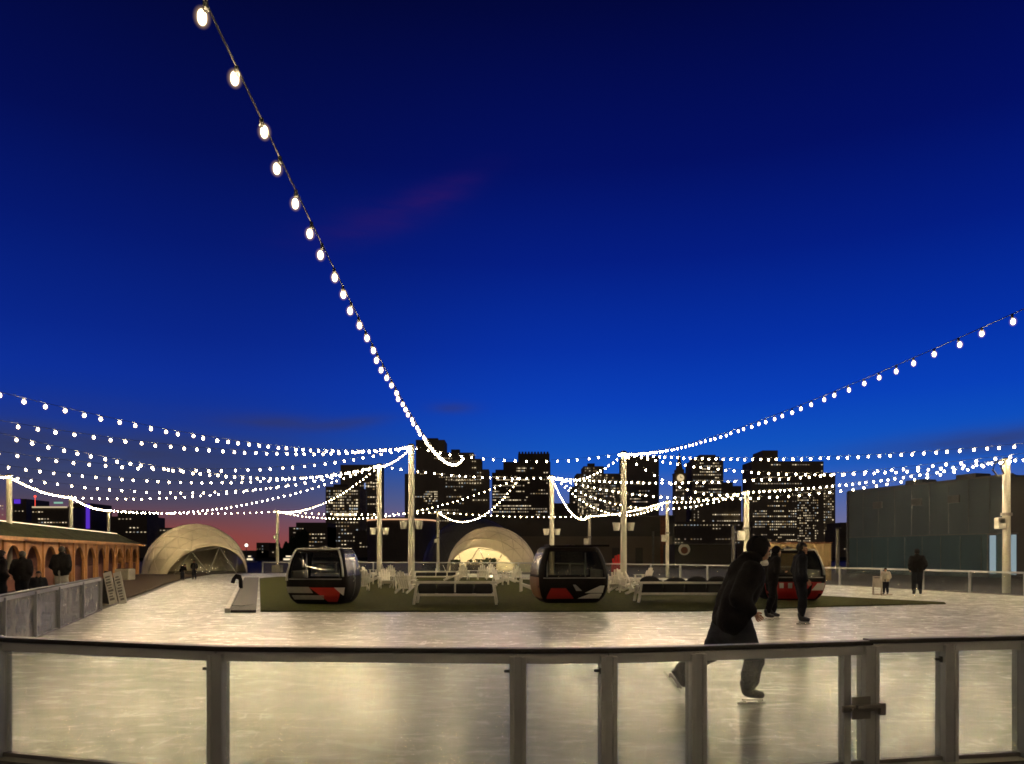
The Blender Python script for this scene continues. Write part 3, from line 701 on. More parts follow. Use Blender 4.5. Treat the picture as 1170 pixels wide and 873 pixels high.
# ------------------------------------------------------------------ wooden arcade
A = Vector((-18.3, 22.9, 0)); Bv = Vector((-28.3, 57, 0)); Lh = (Bv - A).length
hut = thing('market_arcade', 'orange wooden arcade of arched stalls under a mossy roof edged with lights', 'market stall', A, math.atan2((Bv - A).y, (Bv - A).x))
nb_ = 14; bw = Lh / nb_
for i in range(nb_):
    mb = MB(); x0 = i * bw; pil = .26
    prof = []
    for k in range(13):
        t = k / 12; x = x0 + pil + (bw - 2 * pil) * t; q = abs(2 * t - 1)
        prof.append((x, 1.25 + .68 * (1 - q ** 2.2)))
    for y in (0, .14):
        mb.quads([[(x, y, z) for x, z in prof], [(x, y, 2.2) for x, z in prof]])
    mb.quads([[(x, 0, z) for x, z in prof], [(x, .14, z) for x, z in prof]])
    mb.box((x0 + pil / 2 + .001, .07, 1.1), (pil - .002, .14, 2.2)).box((x0 + bw - pil / 2 - .001, .07, 1.1), (pil - .002, .14, 2.2))
    mb.box((x0, -.03, 1.1), (.16, .1, 2.18), bevel=.01)
    mb.build('arch_panel', M['wood'], hut)
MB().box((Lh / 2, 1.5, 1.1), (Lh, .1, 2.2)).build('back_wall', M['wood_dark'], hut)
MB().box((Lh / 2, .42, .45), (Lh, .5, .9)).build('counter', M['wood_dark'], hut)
MB().box((Lh, .75, 1.1), (.12, 1.6, 2.2)).build('end_wall', M['wood'], hut)
MB().prism([(-.3, 0), (2.5, 0), (1.5, 0)], 0, .01).bm.free()
rf = MB()
for k in range(2):
    y0, z0, y1, z1 = ((-.35, 2.17, 1.5, 3.0), (3.2, 2.17, 1.5, 3.0))[k]
    nx = 60; g = []
    for j in range(7):
        t = j / 6; g.append([(-.2 + (Lh + .5) * i / nx, y0 + (y1 - y0) * t, z0 + (z1 - z0) * t + (random.uniform(-.025, .025) if 0 < j < 6 else 0)) for i in range(nx + 1)])
    rf.quads(g)
ro = rf.build('roof', M['roofgreen'], hut); sm = ro.modifiers.new('s', 'SOLIDIFY'); sm.thickness = .08; sm.offset = 0
MB().box((Lh / 2, -.36, 2.2), (Lh + .4, .05, .16)).build('fascia', M['wood'], hut)
MB().tube([(-.2 + (Lh + .4) * i / 40, 1.5, 3.07) for i in range(41)], .022, 6).build('ridge_light', M['rope'], hut)
d = DG(662.5); root = thing('concrete_planter', 'pale square concrete block beside the walkway near the arcade end', 'planter', (PX(143, d), d, 0))
MB().box((0, 0, .33), (.85, .8, .66), bevel=.05).build('block', M['concrete'], root); MB().box((0, 0, .67), (.7, .65, .03)).build('soil', M['mulch'], root)

# ------------------------------------------------------------------ sandwich board
d = DG(690); root = thing('sandwich_board', 'leaning white sandwich board with grey print at the end of the left barrier', 'sign', (PX(130, d), d, 0), R(-14))
MB().bar((-.2, 0, 0), (-.12, 0.02, 1.0), .5, .02, up=Vector((0, 1, 0))).bm.free()
def board(mb, x0, x1, lean, y): mb.box(((x0 + x1) / 2, y, .5), (x1 - x0, .03, 1.02), Matrix.Rotation(R(lean), 4, 'Y'), .008)
m1 = MB(); board(m1, -.28, .02, -14, 0); m1.build('panel', M['sign'], root)
m1 = MB(); board(m1, .06, .34, -14, .04); m1.build('panel', M['sign'], root)
pr = MB(); rl = Matrix.Rotation(R(-14), 4, 'Y')
for xo, yy in ((-.13, -.019), (.2, .021)):
    for k in range(9):
        w = random.uniform(.12, .2); z = -.36 + k * .09
        p = rl @ Vector((random.uniform(-.02, .02), 0, z)); pr.box((xo + p.x, yy, .5 + p.z), (w, .004, .045 if k % 3 else .07), rl)
pr.build('print', M['sign_ink'], root)
MB().bar((-.42, .12, 0), (-.3, .10, 1.02), .03, .28, up=Vector((1, 0, 0))).build('rear_leg', M['black'], root)
# drooping dark cover at the end of the white kerb
d = DG(674); root = tag(MB().tube([(-.20, 0, .30), (-.14, 0, .48), (-.02, 0, .62), (.10, 0, .60), (.15, 0, .40), (.16, 0, .02)], .085, 10).sph((.06, 0, .56), (.13, .11, .11)).build('draped_cover', M['cloth'], None, True, (PX(271, d), d, 0)), 'small dark cover drooping over the far end of the white kerb', 'cover')

# ------------------------------------------------------------------ grey building on the right
bA = Vector((PX(969.5, 61), 61, 0)); bB = Vector((PX(1157, 47.5), 47.5, 0)); Hb = 6.55
gb = thing('grey_building', 'long windowless grey clad building with a lit doorway, right of the towers', 'building', bA, math.atan2((bB - bA).y, (bB - bA).x)); Lb = (bB - bA).length
MB().box((Lb / 2, 4, (Hb + 2.9) / 2), (Lb, 8, Hb - 2.9)).build('wall', M['wallgrey'], gb)
MB().box((Lb / 2, 4.01, 1.42), (Lb - .02, 7.98, 2.84)).build('lower_wall', M['wallteal'], gb)
MB().box((Lb / 2, 0, 2.87), (Lb, .1, .06)).box((Lb / 2, -.0, Hb + .04), (Lb + .1, .12, .1)).box((-.03, 0, Hb / 2), (.16, .2, Hb)).build('trim', M['trim'], gb)
MB().box((Lb + 4.6, 3.2, Hb / 2 - .1), (9, 7.6, Hb - .2)).box((Lb + .04, -.02, Hb / 2), (.3, .12, Hb)).build('side_wing', M['darkwall'], gb)
for x in (Lb - 1.35, Lb + .55):
    w = MB().box((x, -.66 if x > Lb else -.03, 1.5), (.40, .06, 2.5)).build('doorway', NEON['cyan'], gb)
    MB().box((x, (-.66 if x > Lb else -.03) - .04, 2.82), (.75, .06, .1)).box((x - .32, (-.66 if x > Lb else -.03) - .04, 1.4), (.08, .06, 2.8)).build('door_frame', M['trim'], w)
sm_ = MB()
for i in range(1, 9): sm_.box((Lb * i / 9, -.008, (Hb + 2.9) / 2), (.02, .025, Hb - 3.0)).box((Lb * (i - .4) / 9, -.006, 1.4), (.02, .025, 2.7))
sm_.build('panel_seam', M['trim'], gb)
for q in (.22, .48, .7): MB().box((Lb * q, -.05, 5.3), (.9, .1, .5), bevel=.02).build('vent', M['trim'], gb)
for q in (.3, .62): MB().box((Lb * q, 3, Hb + .35), (1.6, 1.4, .6), bevel=.03).build('roof_plant', M['trim'], gb)
# far pavilion behind the lit dome
def boxthing(name, label, cat, px0, px1, ytop, d, depth, m, extra=None):
    x0, x1 = PX(px0, d), PX(px1, d); h = PZ(ytop, d)
    root = thing(name, label, cat, ((x0 + x1) / 2, d, 0))
    MB().box((0, depth / 2, h / 2), (x1 - x0, depth, h), bevel=.03).build('wall', m, root)
    return root, x1 - x0, h
pv, w, h = boxthing('pavilion', 'long dark flat roofed pavilion behind the glowing dome and middle cabin', 'building', 548, 770, 590, 92, 14, M['darkwall'])
MB().box((0, -.04, 1.85), (w - .4, .1, 3.6)).build('lower_wall', M['brownwall'], pv)
MB().box((0, 0, h + .06), (w + .4, .4, .14)).build('fascia', M['trim'], pv)
MB().box((w / 2 - 1.2, -.15, h / 2), (1.0, .2, h)).build('column', M['wood_dark'], pv)
MB().cyl((w / 2 - 2.6, -.25, 0), (w / 2 - 2.6, -.25, h * .7), .14).build('downpipe', M['trim'], pv)
for x in (-w * .1, w * .05, w * .2, w * .32): MB().box((x, -.12, 1.2), (.9, .06, 2.1)).build('door', M['darkwall'], pv)
lb, w, h = boxthing('low_shed', 'low black shed with a pale round emblem, left of the skaters', 'building', 771, 842, 622, 80, 6, M['black'])
MB().cyl((-2.3, -.02, 2.0), (-2.3, -.06, 2.0), .62, None, 24).build('emblem', M['gwhite'], lb)
MB().cyl((-2.3, -.07, 1.9), (-2.3, -.075, 1.9), .38, None, 18).build('emblem', M['wood_dark'], lb)
MB().box((0, 0, h + .05), (w + .2, .2, .1)).build('fascia', M['trim'], lb)
tb, w, h = boxthing('storage_container', 'tan storage container just beyond the barrier behind the red cabin', 'container', 878, 950, 621, 44, 2.4, M['tan'])
rb_ = MB()
for i in range(16): rb_.box((-w / 2 + (i + .5) * w / 16, -.015, h / 2), (w / 36, .03, h - .2))
rb_.build('ribbing', M['tan'], tb); MB().box((0, 0, h + .03), (w + .04, .1, .07)).build('edge', M['wood_dark'], tb)
for px, y0, d, lbl in ((838, 600, 62, 'plain grey post standing just left of the front skater'), (957, 604, 60, 'plain grey post between the tan container and the grey building')):
    root = thing('grey_post', lbl, 'post', (PX(px, d), d, 0)); z = PZ(y0, d)
    MB().cyl((0, 0, 0), (0, 0, z), .16, .14, 10).build('shaft', M['ggrey'], root); MB().box((0, 0, z), (.4, .4, .1)).build('cap', M['trim'], root)

# ------------------------------------------------------------------ skyline
wm = []
for m in WIN:
    mb = MB(); mb.box((0, 0, 0), (1, .2, 1)); wm.append(mb.mesh('window', m))
def tower(label, blocks, d, wins, m, depth=28, name='office_tower', roof=None, cat='tower'):
    cx = PX((blocks[0][0] + blocks[0][1]) / 2, d)
    root = thing(name, label, cat, (cx, d, -2), 0, None)
    for k, (a, b, yt, *yb) in enumerate(blocks):
        x0, x1 = PX(a, d) - cx, PX(b, d) - cx; z = PZ(yt, d) + 2; zb = (PZ(yb[0], d) + 2) if yb else 0
        MB().box(((x0 + x1) / 2, depth / 2 + k * .37, (z + zb) / 2), (x1 - x0, depth - k * .2, z - zb)).build('wall' if k == 0 else 'tower_block', m, root)
    L = []
    for (a, b, y0, y1, pw, ph, w, h, prob, mode) in wins:
        y = y0
        while y < y1:
            rowp = prob * random.choice((.3, .7, 1, 1.4, 1.9)) if mode != 'even' else prob
            x = a; on = False
            while x < b - w * .5:
                p = rowp if mode != 'rows' else (.86 if on else rowp * .35)
                on = random.random() < p
                if on:
                    q = random.random(); L.append((x, y, w * random.uniform(.55, 1.05), h * random.uniform(.6, .95), 0 if q < .2 else 1 if q < .5 else 3 if q < .6 else 4 if q < .7 else 2))
                x += pw
            y += ph
    L.sort(key=lambda t: t[4])
    rest = MB(); nrest = 0
    for i, (x, y, w, h, b) in enumerate(L):
        c = Vector((PX(x, d) - cx, -.12, PZ(y, d) + 2)); sx, sz = w / F * d, h / F * d
        if i < 100:
            o = link('window', wm[b], root, c); o.scale = (sx, 1, sz)
        else:
            rest.mi = b; rest.box(c, (sx, .2, sz)); nrest += 1
    if nrest: o = rest.build('window', WIN, root); o['kind'] = 'stuff'
    else: rest.bm.free()
    if roof:
        for (a, b, y0, y1) in roof:
            MB().box(((PX(a, d) + PX(b, d)) / 2 - cx, 6, (PZ(y0, d) + PZ(y1, d)) / 2 + 2), ((b - a) / F * d, 6, abs(y1 - y0) / F * d)).build('roof_plant', M['facade2'], root)
    return root
T1 = tower('lower office block with a brightly lit grid front, left end of the skyline', [(372, 411, 556)], 640, [(374, 410, 561, 586, 2.6, 3.4, 1.9, 1.7, .75, 'even'), (374, 411, 597, 634, 3.4, 4.2, 1.8, 1.3, .3, 'rows')], M['facade'], roof=[(380, 395, 556, 553)])
MB().box((PX(394, 640) - T1.location.x, -.3, PZ(588, 640) + 2), (24 / F * 640, .4, 2.6 / F * 640)).build('lit_band', WIN[0], T1)
T2 = tower('taller dark block with a thin blue lit edge, behind the bright grid front', [(389, 433, 531)], 690, [(391, 432, 535, 560, 3.0, 4.0, 1.6, 1.2, .18, 'rows'), (418, 432, 540, 632, 3.0, 4.0, 1.8, 1.3, .28, 'rows'), (400, 432, 606, 636, 3, 4, 2, 1.4, .4, 'rows')], M['facade'])
MB().box((PX(417, 690) - T2.location.x, -.3, PZ(568, 690) + 2), (.9, .4, 32 / F * 690)).build('lit_edge', NEON['blue'], T2)
tower('tallest stepped dark tower behind the front sofa', [(475, 508, 502.5), (507, 541, 517), (540, 550, 524), (549, 558.5, 536), (462, 476, 541)], 700,
      [(478, 546, 520, 560, 2.7, 3.6, 1.5, 1.1, .22, 'rows'), (485, 500, 562, 574, 2, 2.6, 1.5, 1.2, .7, 'even'), (466, 557, 560, 590, 3, 3.8, 1.6, 1.1, .16, 'rows'), (510, 550, 540, 560, 3, 4, 1.4, 1.1, .3, 'rows'), (464, 520, 595, 632, 3, 4, 1.5, 1.2, .16, 'rows')], M['facade'], roof=[(515, 525, 517, 513), (484, 500, 502, 500)])
tower('broad tower with crenellated crown and long lit office bands, above the lit dome', [(562, 629, 540), (566, 629, 536.5), (575, 629, 527.5), (592, 628, 518)], 720,
      [(585, 612, 535, 540, 2, 3, 1.8, 1.3, .5, 'rows'), (564, 606, 545, 578, 1.9, 3.3, 1.9, 1.25, .6, 'rows'), (607, 627, 540, 590, 3, 4, 1.4, 1.1, .25, 'rows'), (564, 627, 578, 592, 2.6, 3.4, 1.8, 1.2, .45, 'rows')], M['facade2'],
      roof=[(592.5 + 3.6 * i, 594.5 + 3.6 * i, 518.2, 515.6) for i in range(10)])
tower('wide low tower of dense small windows, right of the middle cabin pole', [(653, 712, 556), (659, 712, 541), (667, 690, 532.5)], 700,
      [(661, 705, 543, 590, 2.3, 3.0, 1.25, 1.3, .5, 'even'), (656, 712, 558, 592, 2.5, 3.2, 1.3, 1.3, .42, 'even'), (669, 688, 535, 541, 2.4, 3, 1.2, 1.3, .4, 'even')], M['facade'], roof=[(672, 680, 532, 529)])
tower('plain flat topped dark slab behind the tall right pole', [(712, 753, 521)], 760, [(714, 752, 525, 570, 3.4, 4, 1.4, 1.2, .10, 'rows'), (718, 742, 570, 592, 2.6, 3.4, 2.2, 1.1, .42, 'rows')], M['facade'])
ct = tower('slender stone clock tower with a spire and lit clock face', [(771, 784, 541), (773, 782, 536)], 690, [(773, 783, 552, 575, 2.6, 4, 1.3, 1.6, .5, 'even')], M['facade3'], depth=10, name='clock_tower')
d = 690; zt = PZ(536, d) + 2
MB().cyl((0, 5, zt), (0, 5, PZ(516, d) + 2), 3.4, .12, 8).build('spire', M['facade3'], ct)
ck = MB().cyl((0, -.1, PZ(546, d) + 2), (0, -.7, PZ(546, d) + 2), 3.2, None, 28).build('clock_face', NEON['clock'], ct)
MB().box((0, -.85, PZ(546, d) + 3.0), (.45, .2, 2.2)).box((.8, -.85, PZ(546, d) + 2), (1.7, .2, .45)).build('clock_hand', M['black'], ck)
MB().box((0, 5, PZ(541, d) + 2), (11, 11.2, .8)).box((0, 5, PZ(553, d) + 2), (11.4, 11.4, .9)).build('cornice', M['facade3'], ct)
tower('rounded top office tower with a sloping lower shoulder, right of the clock tower', [(791, 826.5, 526), (796, 822, 521.5), (800, 818, 519.5), (826, 838, 551), (837, 848, 555)], 690,
      [(793, 825, 526, 572, 2.5, 3.3, 1.6, 1.15, .4, 'rows'), (789, 800, 572, 600, 4.4, 3.2, 1.4, 1.8, .6, 'even'), (804, 846, 588, 622, 2.7, 3.6, 1.8, 1.3, .42, 'rows'), (828, 846, 556, 585, 3.6, 4, 1.4, 1.1, .12, 'rows')], M['facade'])
tower('widest tower with a square penthouse, lit low floors, left of the grey building', [(859, 941, 527), (871.5, 889, 514.5), (940, 955, 540)], 680,
      [(861, 940, 531, 560, 3.0, 3.6, 1.5, 1.1, .14, 'rows'), (861, 910, 578, 632, 2.4, 3.0, 1.5, 1.2, .46, 'rows'), (912, 936, 560, 632, 2.2, 2.9, 1.3, 1.2, .55, 'even'), (942, 954, 558, 628, 2.4, 3.0, 1.3, 1.2, .5, 'even'), (861, 912, 566, 578, 3, 3.4, 1.2, 1.1, .25, 'rows')], M['facade'])
tower('small dark block peeping out left of the grey building', [(959, 972, 605), (961, 969, 597)], 600, [(960, 970, 608, 630, 2.6, 3.2, 1.2, 1.1, .35, 'even')], M['facade2'])
tower('low waterfront offices with dim window rows, right of the sunset', [(330, 374, 602), (338, 374, 597)], 560, [(333, 350, 604, 630, 3.4, 4.6, 2.6, 1.1, .35, 'rows'), (348, 372, 606, 630, 3.2, 4.4, 2.2, 1.3, .42, 'rows')], M['facade2'])
tower('small square block in front of the red sunset', [(293, 307, 620)], 560, [(294, 306, 624, 632, 3, 3.4, 1.0, .9, .2, 'even')], M['facade2'])
tower('low dark waterfront block right of the pale dome', [(276, 332, 629)], 560, [(280, 330, 631, 637, 4, 3, 1.6, 1.0, .22, 'rows')], M['facade2'])
tower('low dark waterfront terrace behind the left cabin and poles', [(405, 548, 606), (452, 478, 601)], 580, [(412, 500, 608, 634, 3.4, 4.2, 1.8, 1.2, .2, 'rows'), (446, 488, 635, 638, 2.6, 3, 1.7, 1.2, .75, 'even')], M['facade2'])
tower('low dark city blocks behind the far right of the rink', [(628, 660, 575), (655, 860, 596)], 640, [(700, 855, 600, 630, 3.6, 4, 1.5, 1.1, .12, 'rows')], M['facade2'])
tl = tower('low offices with a green lit sign over the arcade roof', [(36, 80, 579), (-30, 37, 596)], 520, [(38, 78, 585, 600, 3.4, 4, 2, 1.2, .14, 'rows'), (-6, 6, 578, 600, 3, 3.4, 2, 1.5, .6, 'even')], M['facade2'])
MB().box((PX(67, 520) - tl.location.x, -.3, PZ(574.5, 520) + 2), (10 / F * 520, .4, 2 / F * 520)).build('lit_sign', NEON['green'], tl)
MB().box((PX(57, 520) - tl.location.x, -.3, PZ(579.5, 520) + 2), (40 / F * 520, .4, 1.6 / F * 520)).build('lit_band', WIN[1], tl)
MB().sph((PX(38, 520) - tl.location.x, 2, PZ(567, 520) + 2), .8).cyl((PX(38, 520) - tl.location.x, 2, PZ(579, 520)), (PX(38, 520) - tl.location.x, 2, PZ(567, 520) + 2), .15).build('beacon', NEON['red'], tl)
tp = tower('narrow block with a purple neon edge, over the arcade roof', [(80, 104, 575)], 540, [(90, 96, 582, 606, 2.6, 2.6, 1.5, 1.3, .75, 'even'), (80, 84, 584, 600, 2, 3, 1.2, 1, .5, 'even')], M['facade2'])
MB().box((PX(100.5, 540) - tp.location.x, -.4, PZ(590, 540) + 2), (4.5 / F * 540, .5, 28 / F * 540)).build('neon_edge', NEON['purple'], tp)
tn = tower('dark block with a purple glow behind the leftmost arcade pole', [(12, 30, 570)], 560, [(14, 29, 576, 600, 4, 4, 1.2, 1, .12, 'rows')], M['facade2'])
MB().box((PX(20, 560) - tn.location.x, -.4, PZ(573, 560) + 2), (7 / F * 560, .5, 5 / F * 560)).build('neon_sign', NEON['purple'], tn)
tower('dark lit block between the arcade and the pale dome', [(126, 168, 590), (134, 160, 583)], 540, [(128, 168, 588, 626, 4.2, 5, 2.0, 1.2, .28, 'rows')], M['facade2'])
tower('low dark block left behind the pale dome', [(150, 215, 603)], 560, [(154, 200, 606, 628, 4.2, 5, 2.2, 1.2, .36, 'rows')], M['facade2'])
# round waterfront hall with a warm lit roof edge
d = 300; rh = thing('round_hall', 'round waterfront hall with a thin warm lit roof edge between the left poles', 'building', (PX(453, d), d + 14, -2)); r = 41 / F * d
MB().cyl((0, 0, 0), (0, 0, PZ(594, d) + 2), r * .98, None, 48).build('wall', M['facade2'], rh)
MB().cyl((0, 0, PZ(594, d) + 2), (0, 0, PZ(592.6, d) + 2), r, None, 48).build('roof_edge', NEON['warm'], rh)
MB().cyl((0, 0, PZ(592.6, d) + 2), (0, 0, PZ(590.8, d) + 2), r * .99, r * .9, 48).build('roof', M['facade2'], rh)
# ferries and a street lamp on the water front
for px, py, lbl in ((332, 637, 'white lit ferry moored left of the left cabin'), (287, 637.5, 'small white lit boat by the pale dome')):
    d = 330; bt = thing('ferry', lbl, 'boat', (PX(px, d), d, -3.9)); k = 1 if px == 332 else .6
    MB().prism([(-4.2 * k, -1), (3.2 * k, -1), (4.6 * k, 0), (3.2 * k, 1), (-4.2 * k, 1)], 0, 1.9).build('hull', M['hull'], bt)
    MB().box((-.6 * k, 0, 2.7), (5 * k, 1.7, 1.6), bevel=.1).build('cabin', M['hull'], bt)
    MB().box((-.8 * k, 0, 4.0), (2.4 * k, 1.4, 1.0), bevel=.1).build('wheelhouse', M['hull'], bt)
    MB().box((-.6 * k, -.9, 2.8), (4.4 * k, .1, .7)).box((-.8 * k, -.75, 4.1), (2.0 * k, .1, .5)).build('lit_windows', WIN[0], bt)
d = 200; sl = thing('street_lamp', 'far street lamp glowing at the right shoulder of the pale dome', 'street lamp', (PX(281.5, d), d, -4))
MB().cyl((0, 0, 0), (0, 0, PZ(623, d) + 4), .12, .08, 8).build('post', M['trim'], sl); MB().sph((0, 0, PZ(623, d) + 4), .42).build('lamp', NEON['white'], sl)
# dark waterfront trees: one far mass
tr = MB()
for _ in range(1500):
    px = random.uniform(318, 352); t = (px - 318) / 34
    d = random.uniform(500, 520); top = 630 - 24 * min(1, t * 1.3) + 2.5 * math.sin(px * .9)
    py = random.uniform(top, 636)
    tr.box((PX(px, d), d, PZ(py, d)), (1.6, .3, .9), Matrix.Rotation(random.uniform(0, 3), 4, 'Y'))
tag(tr.build('waterfront_trees', M['leaf']), 'dark mass of far waterfront trees sloping up beside the sunset', 'trees', None, 'stuff')

# ------------------------------------------------------------------ people
def skin_mesh(pts, edges, root, mat_, sub=2):
    names = list(pts); idx = {n: i for i, n in enumerate(names)}
    me = bpy.data.meshes.new('tmp'); me.from_pydata([pts[n][0] for n in names], [(idx[a], idx[b]) for a, b in edges], [])
    ob = bpy.data.objects.new('tmp', me); COL.objects.link(ob)
    sk = ob.modifiers.new('k', 'SKIN'); sk.branch_smoothing = 0.4; sk.use_smooth_shade = True
    for i, n in enumerate(names):
        r = pts[n][1]; v = me.skin_vertices[0].data[i]; v.radius = r if isinstance(r, tuple) else (r, r); v.use_root = (n == root)
    s = ob.modifiers.new('s', 'SUBSURF'); s.levels = sub; s.render_levels = sub
    dg = bpy.context.evaluated_depsgraph_get(); out = bpy.data.meshes.new_from_object(ob.evaluated_get(dg))
    bpy.data.objects.remove(ob); bpy.data.meshes.remove(me)
    out.materials.clear(); out.materials.append(mat_); out.shade_smooth()
    return out

def capsules(segs, m, name, parent, voxel=.022, smooth=6):
    mb = MB()
    for a, b, ra, rb in segs:
        a = Vector(a); b = Vector(b)
        mb.sph(a, ra, 14); mb.sph(b, rb, 14)
        if (b - a).length > 1e-3: mb.cyl(a, b, ra, rb, 14)
    me = mb.mesh('tmp', m); ob = bpy.data.objects.new('tmp', me); COL.objects.link(ob)
    rm = ob.modifiers.new('r', 'REMESH'); rm.mode = 'VOXEL'; rm.voxel_size = voxel; rm.use_smooth_shade = True
    sm = ob.modifiers.new('s', 'SMOOTH'); sm.iterations = smooth; sm.factor = .5
    tx = bpy.data.textures.new('folds', 'CLOUDS'); tx.noise_scale = .16
    dm = ob.modifiers.new('d', 'DISPLACE'); dm.texture = tx; dm.strength = .045; dm.mid_level = .5; dm.texture_coords = 'LOCAL'
    dg = bpy.context.evaluated_depsgraph_get(); out = bpy.data.meshes.new_from_object(ob.evaluated_get(dg))
    bpy.data.objects.remove(ob); bpy.data.meshes.remove(me); out.name = name; out.materials.clear(); out.materials.append(m); out.shade_smooth()
    return link(name, out, parent)

def head_into(bm, c, yaw, pitch):
    """head facing +X with nose, ears, eyes, mouth; material 0 skin, 1 eye, 2 lips"""
    T = Matrix.Translation(c) @ Matrix.Rotation(yaw, 4, 'Z') @ Matrix.Rotation(pitch, 4, 'Y')
    def sp(loc, r, mi, n=14):
        f0 = len(bm.faces)
        bmesh.ops.create_uvsphere(bm, u_segments=n, v_segments=n - 4, radius=1, matrix=T @ Matrix.Translation(loc) @ Matrix.Diagonal((*r, 1)))
        bm.faces.ensure_lookup_table()
        for f in bm.faces[f0:]: f.material_index = mi; f.smooth = True
    sp((-.012, 0, .025), (.098, .077, .098), 0, 18)      # cranium
    sp((.025, 0, -.045), (.066, .060, .080), 0, 16)      # jaw and face
    sp((.092, 0, -.018), (.020, .014, .022), 0, 8); sp((.082, 0, .005), (.012, .010, .03), 0, 8)
    for s in (-1, 1):
        sp((.077, s * .031, .008), (.010, .014, .008), 1, 8); sp((-.005, s * .076, -.01), (.022, .010, .032), 0, 8)
    sp((.083, 0, -.058), (.009, .024, .007), 2, 8); sp((.07, 0, -.095), (.022, .026, .02), 0, 8)

def hand_pts(pts, edges, w, dirv, side, curl=.5, s=1.0):
    """palm and five unequal bent fingers rooted at wrist w; dirv = forearm direction"""
    d = Vector(dirv).normalized(); lat = Vector((1, 0, 0)) - d * d.x
    if lat.length < .2: lat = Vector((0, 0, 1)) - d * d.z
    lat.normalize(); nrm = d.cross(lat) * side
    W = Vector(pts[w][0]); key = w
    pts[key + 'palm'] = (W + d * .055 * s, .024 * s); edges.append((w, key + 'palm'))
    for k, (off, ln) in enumerate(((.030, .066), (.010, .076), (-.010, .070), (-.029, .054))):
        b = W + d * .085 * s + lat * off * s; m_ = b + d * ln * .5 * s + nrm * .012 * curl * s; t = m_ + d * ln * .42 * s + nrm * ln * .6 * curl * s
        for nme, p, r in (('a', b, .0105), ('b', m_, .009), ('c', t, .0075)): pts[f'{key}f{k}{nme}'] = (p, r * s)
        edges += [(key + 'palm', f'{key}f{k}a'), (f'{key}f{k}a', f'{key}f{k}b'), (f'{key}f{k}b', f'{key}f{k}c')]
    b = W + d * .035 * s + lat * .034 * s; t = b + d * .05 * s + lat * .02 * s + nrm * .02 * s
    pts[key + 'ta'] = (b, .012 * s); pts[key + 'tb'] = (t, .009 * s); edges += [(key + 'palm', key + 'ta'), (key + 'ta', key + 'tb')]

